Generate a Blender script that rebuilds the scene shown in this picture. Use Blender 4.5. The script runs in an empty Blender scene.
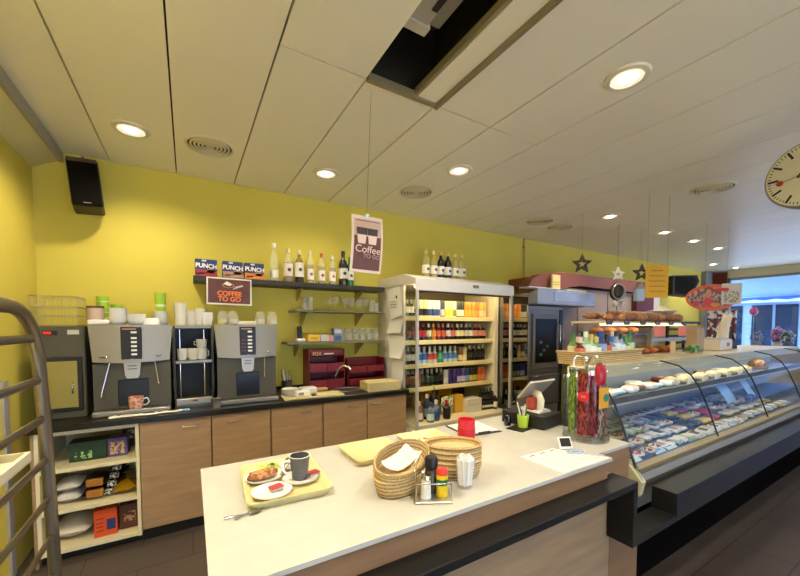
import bpy, bmesh, math, random
from mathutils import Vector, Matrix
R = math.radians
PI = math.pi
rnd = random.Random(7)
sc = bpy.context.scene
COL = sc.collection

# ---------------------------------------------------------------- materials
def lin(h):
    h = h.lstrip('#')
    out = []
    for i in (0, 2, 4):
        c = int(h[i:i+2], 16) / 255
        out.append(c/12.92 if c <= .04045 else ((c+.055)/1.055)**2.4)
    return (*out, 1)

_M = {}
def mat(h, rough=.5, metal=0., var=0., scale=6., bump=0., emit=0., stretch=None, coat=0., spec=.5):
    key = (h, rough, metal, var, scale, bump, emit, stretch, coat, spec)
    if key in _M:
        return _M[key]
    m = bpy.data.materials.new('surface')
    m.use_nodes = True
    nt = m.node_tree
    b = nt.nodes['Principled BSDF']
    b.inputs['Base Color'].default_value = lin(h)
    b.inputs['Roughness'].default_value = rough
    b.inputs['Metallic'].default_value = metal
    b.inputs['Coat Weight'].default_value = coat
    b.inputs['Specular IOR Level'].default_value = spec
    if emit:
        b.inputs['Emission Color'].default_value = lin(h)
        b.inputs['Emission Strength'].default_value = emit
    if var or bump:
        tc = nt.nodes.new('ShaderNodeTexCoord')
        mp = nt.nodes.new('ShaderNodeMapping')
        nz = nt.nodes.new('ShaderNodeTexNoise')
        nz.inputs['Scale'].default_value = scale
        nz.inputs['Detail'].default_value = 5
        if stretch:
            mp.inputs['Scale'].default_value = stretch
        nt.links.new(tc.outputs['Object'], mp.inputs['Vector'])
        nt.links.new(mp.outputs['Vector'], nz.inputs['Vector'])
        if var:
            rp = nt.nodes.new('ShaderNodeValToRGB')
            c = lin(h)
            rp.color_ramp.elements[0].position = .3
            rp.color_ramp.elements[1].position = .7
            rp.color_ramp.elements[0].color = (*[max(0, x*(1-var)) for x in c[:3]], 1)
            rp.color_ramp.elements[1].color = (*[min(1, x*(1+var)) for x in c[:3]], 1)
            nt.links.new(nz.outputs['Fac'], rp.inputs['Fac'])
            nt.links.new(rp.outputs['Color'], b.inputs['Base Color'])
        if bump:
            bp = nt.nodes.new('ShaderNodeBump')
            bp.inputs['Strength'].default_value = bump
            bp.inputs['Distance'].default_value = .01
            nt.links.new(nz.outputs['Fac'], bp.inputs['Height'])
            nt.links.new(bp.outputs['Normal'], b.inputs['Normal'])
    _M[key] = m
    return m

def glass(h='ffffff', gloss=.08, rough=.03):
    key = ('glass', h, gloss, rough)
    if key in _M:
        return _M[key]
    m = bpy.data.materials.new('glass')
    m.use_nodes = True
    nt = m.node_tree
    nt.nodes.clear()
    o = nt.nodes.new('ShaderNodeOutputMaterial')
    t = nt.nodes.new('ShaderNodeBsdfTransparent')
    t.inputs['Color'].default_value = lin(h)
    g = nt.nodes.new('ShaderNodeBsdfGlossy')
    g.inputs['Roughness'].default_value = rough
    lw = nt.nodes.new('ShaderNodeLayerWeight')
    lw.inputs['Blend'].default_value = .25
    mr = nt.nodes.new('ShaderNodeMapRange')
    mr.inputs['To Min'].default_value = gloss
    mr.inputs['To Max'].default_value = min(1, gloss + .22)
    mx = nt.nodes.new('ShaderNodeMixShader')
    nt.links.new(lw.outputs['Fresnel'], mr.inputs['Value'])
    nt.links.new(mr.outputs['Result'], mx.inputs['Fac'])
    nt.links.new(t.outputs[0], mx.inputs[1])
    nt.links.new(g.outputs[0], mx.inputs[2])
    nt.links.new(mx.outputs[0], o.inputs['Surface'])
    _M[key] = m
    return m

def frost(h, a=.5):
    key = ('frost', h, a)
    if key in _M:
        return _M[key]
    m = bpy.data.materials.new('frosted_glass')
    m.use_nodes = True
    nt = m.node_tree
    b = nt.nodes['Principled BSDF']
    b.inputs['Base Color'].default_value = lin(h)
    b.inputs['Roughness'].default_value = .15
    b.inputs['Alpha'].default_value = a
    _M[key] = m
    return m

def weave(h, h2):
    key = ('weave', h)
    if key in _M:
        return _M[key]
    m = mat(h, .7, bump=.01, scale=3).copy()
    nt = m.node_tree
    b = nt.nodes['Principled BSDF']
    tc = nt.nodes.new('ShaderNodeTexCoord')
    w = nt.nodes.new('ShaderNodeTexWave')
    w.bands_direction = 'Z'
    w.inputs['Scale'].default_value = 22
    w.inputs['Distortion'].default_value = 3
    w.inputs['Detail'].default_value = 3
    w.inputs['Detail Scale'].default_value = 8
    rp = nt.nodes.new('ShaderNodeValToRGB')
    rp.color_ramp.elements[0].color = lin(h2)
    rp.color_ramp.elements[1].color = lin(h)
    bp = nt.nodes.new('ShaderNodeBump')
    bp.inputs['Strength'].default_value = .7
    bp.inputs['Distance'].default_value = .004
    nt.links.new(tc.outputs['Object'], w.inputs['Vector'])
    nt.links.new(w.outputs['Fac'], rp.inputs['Fac'])
    nt.links.new(rp.outputs['Color'], b.inputs['Base Color'])
    nt.links.new(w.outputs['Fac'], bp.inputs['Height'])
    nt.links.new(bp.outputs['Normal'], b.inputs['Normal'])
    _M[key] = m
    return m

def tiles(h, grout, size, rough):
    m = mat(h, rough).copy()
    nt = m.node_tree
    b = nt.nodes['Principled BSDF']
    tc = nt.nodes.new('ShaderNodeTexCoord')
    br = nt.nodes.new('ShaderNodeTexBrick')
    br.offset = .5
    c = lin(h)
    br.inputs['Color1'].default_value = c
    br.inputs['Color2'].default_value = (*[x*.86 for x in c[:3]], 1)
    br.inputs['Mortar'].default_value = lin(grout)
    br.inputs['Scale'].default_value = 1
    br.inputs['Mortar Size'].default_value = .004
    br.inputs['Brick Width'].default_value = size
    br.inputs['Row Height'].default_value = size/2
    nz = nt.nodes.new('ShaderNodeTexNoise')
    nz.inputs['Scale'].default_value = 3
    mx = nt.nodes.new('ShaderNodeMix')
    mx.data_type = 'RGBA'
    mx.blend_type = 'MULTIPLY'
    mx.inputs['Factor'].default_value = .35
    nt.links.new(tc.outputs['Object'], br.inputs['Vector'])
    nt.links.new(tc.outputs['Object'], nz.inputs['Vector'])
    nt.links.new(br.outputs['Color'], mx.inputs['A'])
    nt.links.new(nz.outputs['Fac'], mx.inputs['B'])
    nt.links.new(mx.outputs['Result'], b.inputs['Base Color'])
    return m

def blotch(h1, h2, scale, thr=.5, rough=.5, st=None):
    """two-tone organic pattern (curtain print, wrapped meat...)"""
    key = ('blotch', h1, h2, scale, thr, st)
    if key in _M:
        return _M[key]
    m = mat(h1, rough).copy()
    nt = m.node_tree
    b = nt.nodes['Principled BSDF']
    tc = nt.nodes.new('ShaderNodeTexCoord')
    nz = nt.nodes.new('ShaderNodeTexNoise')
    nz.inputs['Scale'].default_value = scale
    nz.inputs['Detail'].default_value = 2
    rp = nt.nodes.new('ShaderNodeValToRGB')
    rp.color_ramp.elements[0].position = thr-.03
    rp.color_ramp.elements[1].position = thr+.03
    rp.color_ramp.elements[0].color = lin(h1)
    rp.color_ramp.elements[1].color = lin(h2)
    mp = nt.nodes.new('ShaderNodeMapping')
    mp.inputs['Scale'].default_value = st or (1, 1, 1)
    nt.links.new(tc.outputs['Object'], mp.inputs['Vector'])
    nt.links.new(mp.outputs['Vector'], nz.inputs['Vector'])
    nt.links.new(nz.outputs['Fac'], rp.inputs['Fac'])
    nt.links.new(rp.outputs['Color'], b.inputs['Base Color'])
    _M[key] = m
    return m

WALL = mat('d7c650', .75, var=.03, scale=2)
CEIL = mat('f4eedd', .36, var=.02, scale=1)
WHITE = mat('efece4', .4)
PORC = mat('f2f0ea', .15)
CREAM = mat('e9dfb6', .45)
SHELFWOOD = mat('e8d9a4', .5)
BLACK = mat('15130f', .45)
LAMINATE = mat('1b1b1b', .38, var=.5, scale=150, spec=.3)
DARK = mat('26231d', .5)
STEEL = mat('c4c1ba', .35, .9)
CHROME = mat('dedcd8', .12, 1)
OAK = mat('a98a66', .5, var=.16, scale=3, stretch=(1, 1, 9))
APRON = mat('94704c', .5, var=.12, scale=3, stretch=(1, 1, 9))
COUNTER = mat('c8c6bb', .22, var=.04, scale=9)
TRAY = mat('dccf94', .35)
CLEAR = glass()
RED = mat('a5101c', .4)

# ---------------------------------------------------------------- mesh builder
class B:
    def __init__(s):
        s.bm = bmesh.new()
    def _new(s, vs, M):
        return [s.bm.verts.new((M @ Vector(v)) if M else Vector(v)) for v in vs]
    def box(s, a, b, bv=0, M=None, seg=1):
        vs = s._new([(x, y, z) for x in (a[0], b[0]) for y in (a[1], b[1]) for z in (a[2], b[2])], M)
        fs = [s.bm.faces.new([vs[i] for i in f]) for f in ((0,1,3,2),(4,6,7,5),(0,4,5,1),(2,3,7,6),(0,2,6,4),(1,5,7,3))]
        if bv:
            es = list({e for f in fs for e in f.edges})
            bmesh.ops.bevel(s.bm, geom=es, offset=bv, segments=seg, affect='EDGES', profile=.5)
        return s
    def cbox(s, c, d, bv=0, M=None, seg=1):
        return s.box([c[i]-d[i]/2 for i in range(3)], [c[i]+d[i]/2 for i in range(3)], bv, M, seg)
    def lathe(s, prof, n=20, c=(0, 0, 0), sx=1, sy=1, M=None):
        rings = []
        for r, z in prof:
            if r < 1e-6:
                rings.append(s._new([(c[0], c[1], c[2]+z)], M))
            else:
                rings.append(s._new([(c[0]+r*sx*math.cos(2*PI*k/n), c[1]+r*sy*math.sin(2*PI*k/n), c[2]+z) for k in range(n)], M))
        for A, C in zip(rings, rings[1:]):
            for k in range(n):
                k2 = (k+1) % n
                a = [A[0]] if len(A) == 1 else [A[k], A[k2]]
                b = [C[0]] if len(C) == 1 else [C[k2], C[k]]
                f = a+b
                if len(f) >= 3:
                    s.bm.faces.new(f)
        return s
    def tube(s, pts, r, n=8, closed=False, rz=None):
        pts = [Vector(p) for p in pts]
        N = len(pts)
        rings = []
        up = None
        for i, p in enumerate(pts):
            if closed:
                t = (pts[(i+1) % N]-pts[i-1]).normalized()
            else:
                t = (pts[min(i+1, N-1)]-pts[max(i-1, 0)]).normalized()
            if up is None:
                up = Vector((0, 0, 1)) if abs(t.z) < .9 else Vector((1, 0, 0))
            up = (up-t*up.dot(t))
            if up.length < 1e-5:
                up = t.orthogonal()
            up.normalize()
            sd = t.cross(up)
            rr = r[i] if isinstance(r, (list, tuple)) else r
            q = rz or rr
            rings.append([s.bm.verts.new(p+up*rr*math.sin(2*PI*k/n+PI/n)+sd*q*math.cos(2*PI*k/n+PI/n)) for k in range(n)])
        for i in range(N if closed else N-1):
            A, C = rings[i], rings[(i+1) % N]
            for k in range(n):
                s.bm.faces.new([A[k], A[(k+1) % n], C[(k+1) % n], C[k]])
        if not closed:
            s.bm.faces.new(rings[0])
            s.bm.faces.new(rings[-1][::-1])
        return s
    def prism(s, poly, lo, hi, axis='z', M=None):
        def p3(p, h):
            return {'z': (p[0], p[1], h), 'y': (p[0], h, p[1]), 'x': (h, p[0], p[1])}[axis]
        a = s._new([p3(p, lo) for p in poly], M)
        b = s._new([p3(p, hi) for p in poly], M)
        n = len(poly)
        s.bm.faces.new(a)
        s.bm.faces.new(b[::-1])
        for k in range(n):
            s.bm.faces.new([a[k], b[k], b[(k+1) % n], a[(k+1) % n]])
        return s
    def blob(s, c, d, M=None, noise=0, seed=0, sub=2):
        r = random.Random(seed)
        res = bmesh.ops.create_icosphere(s.bm, subdivisions=sub, radius=1)
        for v in res['verts']:
            k = 1+noise*(r.random()-.5)
            p = Vector((v.co.x*d[0]*k+c[0], v.co.y*d[1]*k+c[1], v.co.z*d[2]*k+c[2]))
            v.co = (M @ p) if M else p
        return s
    def pillow(s, w, h, t, M=None, nx=8, nz=10):
        """sealed bag: rectangle w x h in the xz plane, bulging by t in y"""
        for sg in (-1, 1):
            g = []
            for i in range(nx+1):
                row = []
                for j in range(nz+1):
                    u, v = i/nx, j/nz
                    bul = (math.sin(PI*u)**.6)*(math.sin(PI*v)**.5)*t/2 if 0 < u < 1 and 0 < v < 1 else 0
                    row.append(((u-.5)*w, sg*bul, v*h))
                g.append(s._new(row, M))
            for i in range(nx):
                for j in range(nz):
                    s.bm.faces.new([g[i][j], g[i+1][j], g[i+1][j+1], g[i][j+1]])
        bmesh.ops.remove_doubles(s.bm, verts=s.bm.verts[:], dist=1e-5)
        return s
    def build(s, name, m, parent=None, smooth=None, loc=None, rot=None):
        bmesh.ops.recalc_face_normals(s.bm, faces=s.bm.faces[:])
        me = bpy.data.meshes.new(name)
        s.bm.to_mesh(me)
        s.bm.free()
        me.materials.append(m)
        if smooth is not None:
            me.polygons.foreach_set('use_smooth', [True]*len(me.polygons))
            if smooth < 180:
                me.set_sharp_from_angle(angle=R(smooth))
        o = bpy.data.objects.new(name, me)
        COL.objects.link(o)
        if parent:
            o.parent = parent
        if loc:
            o.location = loc
        if rot:
            o.rotation_euler = rot
        return o

def tag(o, label=None, cat=None, group=None, kind=None):
    if label: o['label'] = label
    if cat: o['category'] = cat
    if group: o['group'] = group
    if kind: o['kind'] = kind
    return o

def thing(name, label, cat, loc=(0, 0, 0), rz=0, group=None, rot=None):
    o = bpy.data.objects.new(name, None)
    o.empty_display_size = .05
    COL.objects.link(o)
    o.location = loc
    o.rotation_euler = rot or (0, 0, rz)
    return tag(o, label, cat, group)

def solo(b, name, m, label, cat, loc=(0, 0, 0), rz=0, group=None, smooth=None, rot=None):
    o = b.build(name, m, None, smooth, loc, rot or (0, 0, rz))
    return tag(o, label, cat, group)

def struct(b, name, m, smooth=None):
    o = b.build(name, m, None, smooth)
    o['kind'] = 'structure'
    return o

KIDS = {}
def dup(o, loc=None, rz=None, label=None, parent=None, group=None):
    c = o.copy()
    COL.objects.link(c)
    if parent: c.parent = parent
    if loc is not None: c.location = loc
    if rz is not None: c.rotation_euler = (0, 0, rz)
    if label: c['label'] = label
    if group: c['group'] = group
    for ch in list(o.children):
        dup(ch, parent=c)
    return c

def text(s, size, m, parent, loc, rot=(PI/2, 0, 0), name='lettering', bold=.0, sx=1, align='CENTER'):
    cu = bpy.data.curves.new('lettering', 'FONT')
    cu.body = s
    cu.size = size
    cu.align_x = align
    cu.align_y = 'CENTER'
    cu.extrude = .0006
    cu.offset = bold
    cu.space_line = .85
    t = bpy.data.objects.new('t', cu)
    COL.objects.link(t)
    dg = bpy.context.evaluated_depsgraph_get()
    me = bpy.data.meshes.new_from_object(t.evaluated_get(dg))
    bpy.data.objects.remove(t)
    me.materials.clear()
    me.materials.append(m)
    o = bpy.data.objects.new(name, me)
    COL.objects.link(o)
    o.parent = parent
    o.location = loc
    o.rotation_euler = rot
    o.scale = (sx, 1, 1)
    return o

ORD = ['first', 'second', 'third', 'fourth', 'fifth', 'sixth', 'seventh', 'eighth', 'ninth', 'tenth', 'eleventh', 'twelfth',
       'thirteenth', 'fourteenth', 'fifteenth', 'sixteenth', 'seventeenth', 'eighteenth', 'nineteenth', 'twentieth',
       'twenty-first', 'twenty-second', 'twenty-third', 'twenty-fourth', 'twenty-fifth', 'twenty-sixth', 'twenty-seventh', 'twenty-eighth']
H_C = 2.83          # ceiling height
XL, XR, YB, YF = -.95, 10.9, 3.65, -3.5

# ================================================================ SETTING
struct(B().box((XL-.1, YF-.1, -.06), (XR+.05, YB+.1, 0)), 'floor', tiles('5c5149', '2c2724', .6, .42))
struct(B().box((XL-.1, YB, 0), (XR+.1, YB+.1, 3.5)), 'wall_back', WALL)
struct(B().box((XL-.1, YF, 0), (XL, YB, 3.5)), 'wall_left', WALL)
b = B().box((XL-.1, YF-.1, 1.95), (XR+.1, YF, 3.5)).box((2.8, YF-.1, .3), (6.8, YF, 1.95)).box((XL-.1, YF-.1, 0), (XR+.1, YF, .3))  # wall behind the camera, its openings invented and sized for the daylight they admit
for x in (XL-.1, 2.8, 6.8, XR-.2):
    b.box((x, YF-.1, .3), (x+.3, YF, 1.95))
struct(b, 'wall_front', mat('cfc6a8', .7))
struct(B().box((XL, YF-.06, .3), (XR, YF-.048, 1.95)), 'window_added', glass('f4f8ff', .05))  # unseen window added so daylight reaches the ceiling
# window wall on the right: pier, sill, header
b = B().box((XR, 3.3, 0), (XR+.12, YB, 3.5)).box((XR, YF, 0), (XR+.12, 3.3, .42)).box((XR, YF, 2.66), (XR+.12, 3.3, 3.5))
struct(b, 'wall_right', mat('d9cfae', .6))
w = B().box((XR+.05, YF, .42), (XR+.062, 3.3, 2.66))
win = struct(w, 'window_1', glass('eef6ff', .05))
fr = B()
for yy in (3.27, 1.0, -1.2):
    fr.box((XR+.02, yy-.03, .42), (XR+.1, yy+.03, 2.66))
fr.box((XR+.02, YF, 2.6), (XR+.1, 3.3, 2.66)).box((XR+.02, YF, .42), (XR+.1, 3.3, .48))
struct(fr, 'trim_window', mat('8f9aa6', .4, .6))
# ceiling panels with open joints
b = B()
xs = [-.78, -.5]
while xs[-1] < XR-.46:
    xs.append(round(xs[-1]+.4475, 4))
xs.append(XR)
g = .0045
HX0, HX1, HY = .84, 1.2825, 1.757
for i in range(len(xs)-1):
    a, c = xs[i]+g, xs[i+1]-g
    cuts = [YF, -.1, YB]
    if .3 < (a+c)/2 < 2.2: cuts = [YF, -.1, HY, YB]
    for y0, y1 in zip(cuts, cuts[1:]):
        if HX0 < (a+c)/2 < HX1 and abs(y1-HY) < .01:
            # the missing panel: only a strip along its right side remains
            b.box((1.155, y0+g, H_C), (1.28, y1-g, H_C+.02))
            continue
        dz = 0 if ((a+c)/2 > 1.3 and (a+c)/2 < 1.75 and abs(y1-HY) < .01) else 0
        b.box((a, y0+g, H_C-dz), (c, y1-g, H_C+.02))
struct(b, 'ceiling', CEIL)
bk = B()
bk.box((XL, YF, 2.86), (.845, YB, 2.88)).box((1.30, YF, 2.86), (XR, YB, 2.88))
bk.box((.845, 1.79, 2.86), (1.30, YB, 2.88)).box((.845, YF, 2.86), (1.30, -.1, 2.88))
# void above the missing panel
bk.box((.80, -.1, 3.3), (1.34, 1.83, 3.32)).box((.80, -.1, 2.86), (.82, 1.83, 3.3)).box((1.32, -.1, 2.86), (1.34, 1.83, 3.3)).box((.80, 1.81, 2.86), (1.34, 1.83, 3.3)).box((.80, -.12, 2.86), (1.34, -.1, 3.3))
struct(bk, 'ceiling_void', mat('2a251c', .9))
# opening's metal rails
fr = B().box((.845, 1.735, 2.818), (1.29, 1.765, 2.855)).box((1.135, -.08, 2.835), (1.155, 1.74, 2.87)).box((1.283, -.08, 2.805), (1.30, 1.755, 2.84))
struct(fr, 'trim_opening', mat('8d8468', .45, .2))
# lowered soffit along the left wall with its grey step
struct(B().prism([(XL, 2.685), (-.80, 2.765), (-.80, 2.86), (XL, 2.86)], YF, YB, 'y'), 'ceiling_soffit', mat('d8cf9c', .5))
struct(B().box((-.80, YF, 2.755), (-.775, YB, 2.86)), 'trim_soffit', mat('9c978c', .5))
struct(B().box((XL, 2.98, 0), (XL+.012, 3.05, 1.2)), 'trim_left', mat('a5a29a', .5))
# wall pipe
t = thing('conduit_pipe', 'pale vertical conduit pipe on the yellow wall above the oven', 'pipe', (4.31, 3.63, 2.0))
B().tube([(0, 0, 0), (0, 0, .83)], .014).build('pipe', mat('b9ad62', .5), t, 60)
B().cbox((0, .005, .7), (.045, .03, .03)).build('clip', mat('a89c58', .5), t)
B().cbox((0, .005, .2), (.045, .03, .03)).build('clip', mat('a89c58', .5), t)

# ---------------------------------------------------------------- ceiling fittings
def light_pos(x, y, P, warm='ffefd6', ang=150, r=.05):
    L = bpy.data.lights.new('downlight_lamp', 'SPOT')
    L.energy = P
    L.color = lin(warm)[:3]
    L.spot_size = R(ang)
    L.spot_blend = .7
    L.shadow_soft_size = r
    o = bpy.data.objects.new('downlight_lamp', L)
    COL.objects.link(o)
    o.location = (x, y, H_C-.035)
    return o

dl = thing('downlight', 'round recessed downlight near the left wall speaker', 'ceiling light', (-.293, 2.989, H_C), group='round recessed ceiling lights')
dl.scale = (1.18, 1.18, 1)
B().lathe([(.062, -.004), (.066, -.012), (.088, -.010), (.092, -.0005), (.062, -.0005)], 32).build('trim_ring', mat('e8e0cc', .3), dl, 40)
B().lathe([(.062, -.003), (.05, -.006), (0, -.007)], 32).build('reflector', mat('fff4dc', .2, emit=.7), dl, 60)
B().lathe([(.034, -.007), (.03, -.014), (0, -.016)], 24).build('lamp', mat('fff8ea', .3, emit=12), dl, 60)
DL = [(1.042, 2.979, 'recessed downlight above the hanging brown poster', 'n'),
      (1.977, 2.354, 'recessed downlight in front of the drinks cooler', 'n'),
      (2.009, 1.045, 'brightest and nearest recessed downlight, above the counter', 'n'),
      (4.317, 2.396, 'recessed downlight left of the yellow sign strings', 'n'),
      (5.692, 2.402, 'recessed downlight just right of the yellow sign strings', 'n'),
      (6.627, 2.408, 'second recessed downlight right of the yellow sign strings', 'n'),
      (7.596, 2.428, 'third recessed downlight right of the yellow sign strings', 'n'),
      (9.429, 3.086, 'recessed downlight above the dark red pier near the yellow wall', 'n'),
      (10.4, 3.0, 'farthest recessed downlight, next to the shop window', 'n')]
for x, y, lab, _ in DL:
    dup(dl, (x, y, H_C), label='round '+lab)

vt = thing('air_vent', 'round ceiling air vent between the two leftmost downlights', 'vent', (.169, 2.972, H_C), group='round ceiling air vents')
B().lathe([(.142, -.0015), (.146, -.012), (.158, -.010), (.162, -.0005)], 40).build('rim', mat('d9cfae', .4), vt, 60)
for r_ in (.118, .093, .068, .043):
    B().lathe([(r_+.0135, -.003), (r_+.0135, -.009), (r_, -.013), (r_, -.003)], 36).build('ring', mat('d9cfae', .4), vt, 60)
B().lathe([(.03, -.003), (.03, -.010), (0, -.012)], 24).build('ring', mat('d9cfae', .4), vt, 60)
B().lathe([(.143, -.0015), (0, -.0015)], 36).build('throat', mat('1c1810', .8), vt)
for x, y, lab in [(1.936, 2.943, 'round ceiling air vent above the drinks cooler bottles'), (3.775, 2.95, 'left one of two round air vents close together by the wall'),
                  (4.226, 2.99, 'right one of two round air vents close together by the wall'), (4.296, 1.42, 'round ceiling air vent left of the big clock')]:
    dup(vt, (x, y, H_C), label=lab)

t = thing('air_handler_box', 'grey metal unit hanging inside the opened ceiling panel', 'ventilation unit', (.955, 1.13, 2.92))
B().box((-.15, -.22, 0), (.04, .32, .22), .006).build('casing', mat('b9b4a6', .45, .2), t)
B().box((-.16, .28, -.012), (.05, .33, .03)).build('flange', mat('c9c4b4', .4, .3), t)
B().box((.0, .1, -.006), (.03, .2, .0)).build('slot', BLACK, t)
B().box((.04, -.2, .01), (.10, .28, .05)).build('side_rail', mat('8f8b80', .4, .5), t)

# speaker on left
t = thing('loudspeaker', 'black loudspeaker tilted in the left corner under the ceiling', 'speaker', (-.60, 3.42, 2.39), rot=(R(-8), R(-5), R(6)))
B().box((-.088, -.03, 0), (.088, .15, .35), .01).build('cabinet', BLACK, t)
B().box((-.082, -.036, .006), (.082, -.03, .318), .002).build('grille', mat('0d0b08', .95, spec=.1), t)
B().box((-.082, -.037, .32), (.082, -.03, .347)).build('top_band', mat('4a3c28', .5), t)
B().box((-.022, -.039, .014), (.022, -.036, .022)).build('badge', CHROME, t)
B().tube([(0, .06, .34), (0, .09, .40), (0, .14, .44)], .012).build('bracket', DARK, t, 60)

# ================================================================ BACK COUNTER
YC = 3.0
t = thing('worktop', 'long black worktop on the row of wooden cabinets along the wall', 'worktop', (0, 0, 0))
B().box((-.87, YC-.015, .86), (1.89, YB-.003, .90), .004).build('slab', mat('16140f', .3, var=.3, scale=80), t)
B().box((-.87, YB-.018, .90), (1.87, YB-.003, .93)).build('upstand', mat('16140f', .4), t)

def handle(x, z, par):
    B().tube([(x-.045, -.003, z), (x-.045, -.026, z), (x+.045, -.026, z), (x+.045, -.003, z)], .005).build('handle', mat('d8c79a', .3, 1), par, 60)
for x0, x1, hx, lab in [(-.305, .137, .0, 'wide wooden cabinet below the left coffee machine'), (.142, .568, .29, 'wooden base cabinet below the right coffee machine'),
                        (.573, 1.007, .86, 'wooden base cabinet below the cream tray and dishes'), (1.012, 1.437, 1.29, 'wooden base cabinet below the steel sink'),
                        (1.442, 1.875, 1.53, 'wooden base cabinet below the pile of cream trays')]:
    c = (x0+x1)/2
    t = thing('base_cabinet', lab, 'cabinet', (c, YC+.02, 0), group='wooden base cabinets')
    hw = (x1-x0)/2
    B().box((-hw, .02, .09), (hw, .6, .858)).build('body', OAK, t)
    d = B().box((-hw+.003, 0, .095), (hw-.003, .019, .852), .002).build('door', OAK, t)
    handle(hx-c, .795, d)
    B().box((-hw, .05, 0), (hw, .58, .09)).build('plinth', BLACK, t)
t = thing('open_shelf_cabinet', 'open cream shelf cabinet at left end filled with packets', 'cabinet', (0, YC+.02, 0))
B().box((-.85, 0, 0), (-.835, .6, .858)).build('end_panel', OAK, t)
B().box((-.835, .005, .06), (-.815, .6, .858)).build('side_panel', CREAM, t)
B().box((-.328, .002, .06), (-.307, .6, .858)).build('side_panel', CREAM, t)
B().box((-.815, .58, .06), (-.328, .6, .858)).build('back_panel', mat('c9b98a', .5), t)
for z in (.075, .335, .60):
    B().box((-.815, .005, z-.012), (-.328, .58, z+.012)).build('shelf', CREAM, t)
B().box((-.815, .005, .83), (-.328, .58, .858)).build('top_rail', CREAM, t)
B().box((-.835, .06, 0), (-.307, .58, .06)).build('plinth', BLACK, t)

def carton(name, label, w, d, h, m, loc, rz=0, cat='carton', panel=None, txt=None, tm=None, group=None, tsz=.05, cap=None):
    t = thing(name, label, cat, loc, rz, group)
    B().box((-w/2, -d/2, 0), (w/2, d/2, h), .002).build('box', m, t)
    if panel:
        for (x0, z0, x1, z1, pm) in panel:
            B().box((x0*w-w/2, -d/2-.0012, z0*h), (x1*w-w/2, -d/2+.0002, z1*h)).build('printed_panel', pm, t)
    if txt:
        text(txt, tsz, tm, t, (0, -d/2-.0022, h*.62), bold=.001)
    return t
Z1, Z2, Z3 = .613, .348, .088
carton('tea_carton', 'dark green carton with pale leaf print on the top shelf', .20, .13, .13, mat('1f3d22', .5), (-.60, 3.2, Z1), panel=[(.15, .12, .6, .5, blotch('1f3d22', '9fc27a', 40))])
carton('tea_carton', 'purple carton with a yellow motif beside the green one', .11, .12, .13, mat('5a4a86', .5), (-.442, 3.2, Z1), panel=[(.12, .12, .85, .8, blotch('d6b45c', '5a4a86', 50))])
carton('cocoa_packet', 'small brown packet at right end of the top shelf', .10, .09, .15, mat('4b2a1c', .45), (-.395, 3.42, Z1), panel=[(.2, .35, .75, .8, blotch('4b2a1c', 'cfae9a', 60))])
def packet(label, w, h, t_, m, loc, rz=0, lay=True, group='coffee packets on the middle shelf', lm=None):
    t = thing('coffee_packet', label, 'packet', loc, rz, group)
    M_ = Matrix.Translation((0, 0, t_/2)) @ Matrix.Rotation(-PI/2, 4, 'X') @ Matrix.Translation((0, 0, -h/2)) if lay else None
    B().pillow(w, h, t_, M_).build('bag', m, t, 60)
    if lm:
        B().box((-w*.3, -h/2-.004, t_*.25), (w*.3, -h/2+.03, t_*.9), .004).build('sticker', lm, t)
    return t
for k, (dz) in enumerate((0, .075)):
    packet('white coffee packet, %s of two stacked at the left' % ('lower' if k == 0 else 'upper'), .14, .22, .075, mat('dcd8d0', .4), (-.71, 3.2, Z2+dz))
    packet('black coffee packet with copper label, %s of two' % ('lower' if k == 0 else 'upper'), .15, .22, .075, mat('16130f', .3), (-.565, 3.2, Z2+dz), lm=mat('b97f34', .4, .4))
for k in range(4):
    packet(['black vacuum packet lying at the front of the leaning pile', 'black vacuum packet second in the leaning pile', 'black vacuum packet third in the leaning pile', 'black vacuum packet topmost in the leaning pile'][k],
           .085, .2, .055, mat('121210', .25), (-.478+.012*k, 3.2+.02*k, Z2+.048*k), R(-8), lm=blotch('20201c', 'd8d8d0', 60))
packet('shiny gold coffee packet at right of the middle shelf', .13, .2, .09, mat('c79a1e', .25, .7), (-.412, 3.17, Z2), R(4))
carton('sugar_carton', 'bright orange carton with a blue print on the bottom shelf', .125, .10, .185, mat('d9541c', .5), (-.515, 3.13, Z3), R(3), panel=[(.55, .22, .93, .62, mat('2f3b7a', .5)), (.1, .2, .4, .25, mat('8f2c10', .5)), (.1, .36, .4, .4, mat('8f2c10', .5)), (.1, .5, .4, .54, mat('8f2c10', .5)), (.1, .66, .45, .7, mat('8f2c10', .5))])
carton('filter_carton', 'brown carton with a printed label on the bottom shelf', .115, .10, .175, mat('5b3423', .5), (-.385, 3.17, Z3), panel=[(.2, .3, .8, .7, blotch('5b3423', 'c08f62', 50))])
t = thing('paper_sack', 'cream paper sack lying behind the rack on the bottom shelf', 'sack', (-.70, 3.25, Z3))
B().pillow(.2, .3, .13, Matrix.Translation((0, .0, .065)) @ Matrix.Rotation(-PI/2, 4, 'X') @ Matrix.Translation((0, 0, -.15))).build('bag', mat('d8cfb8', .6), t, 60)

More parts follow.
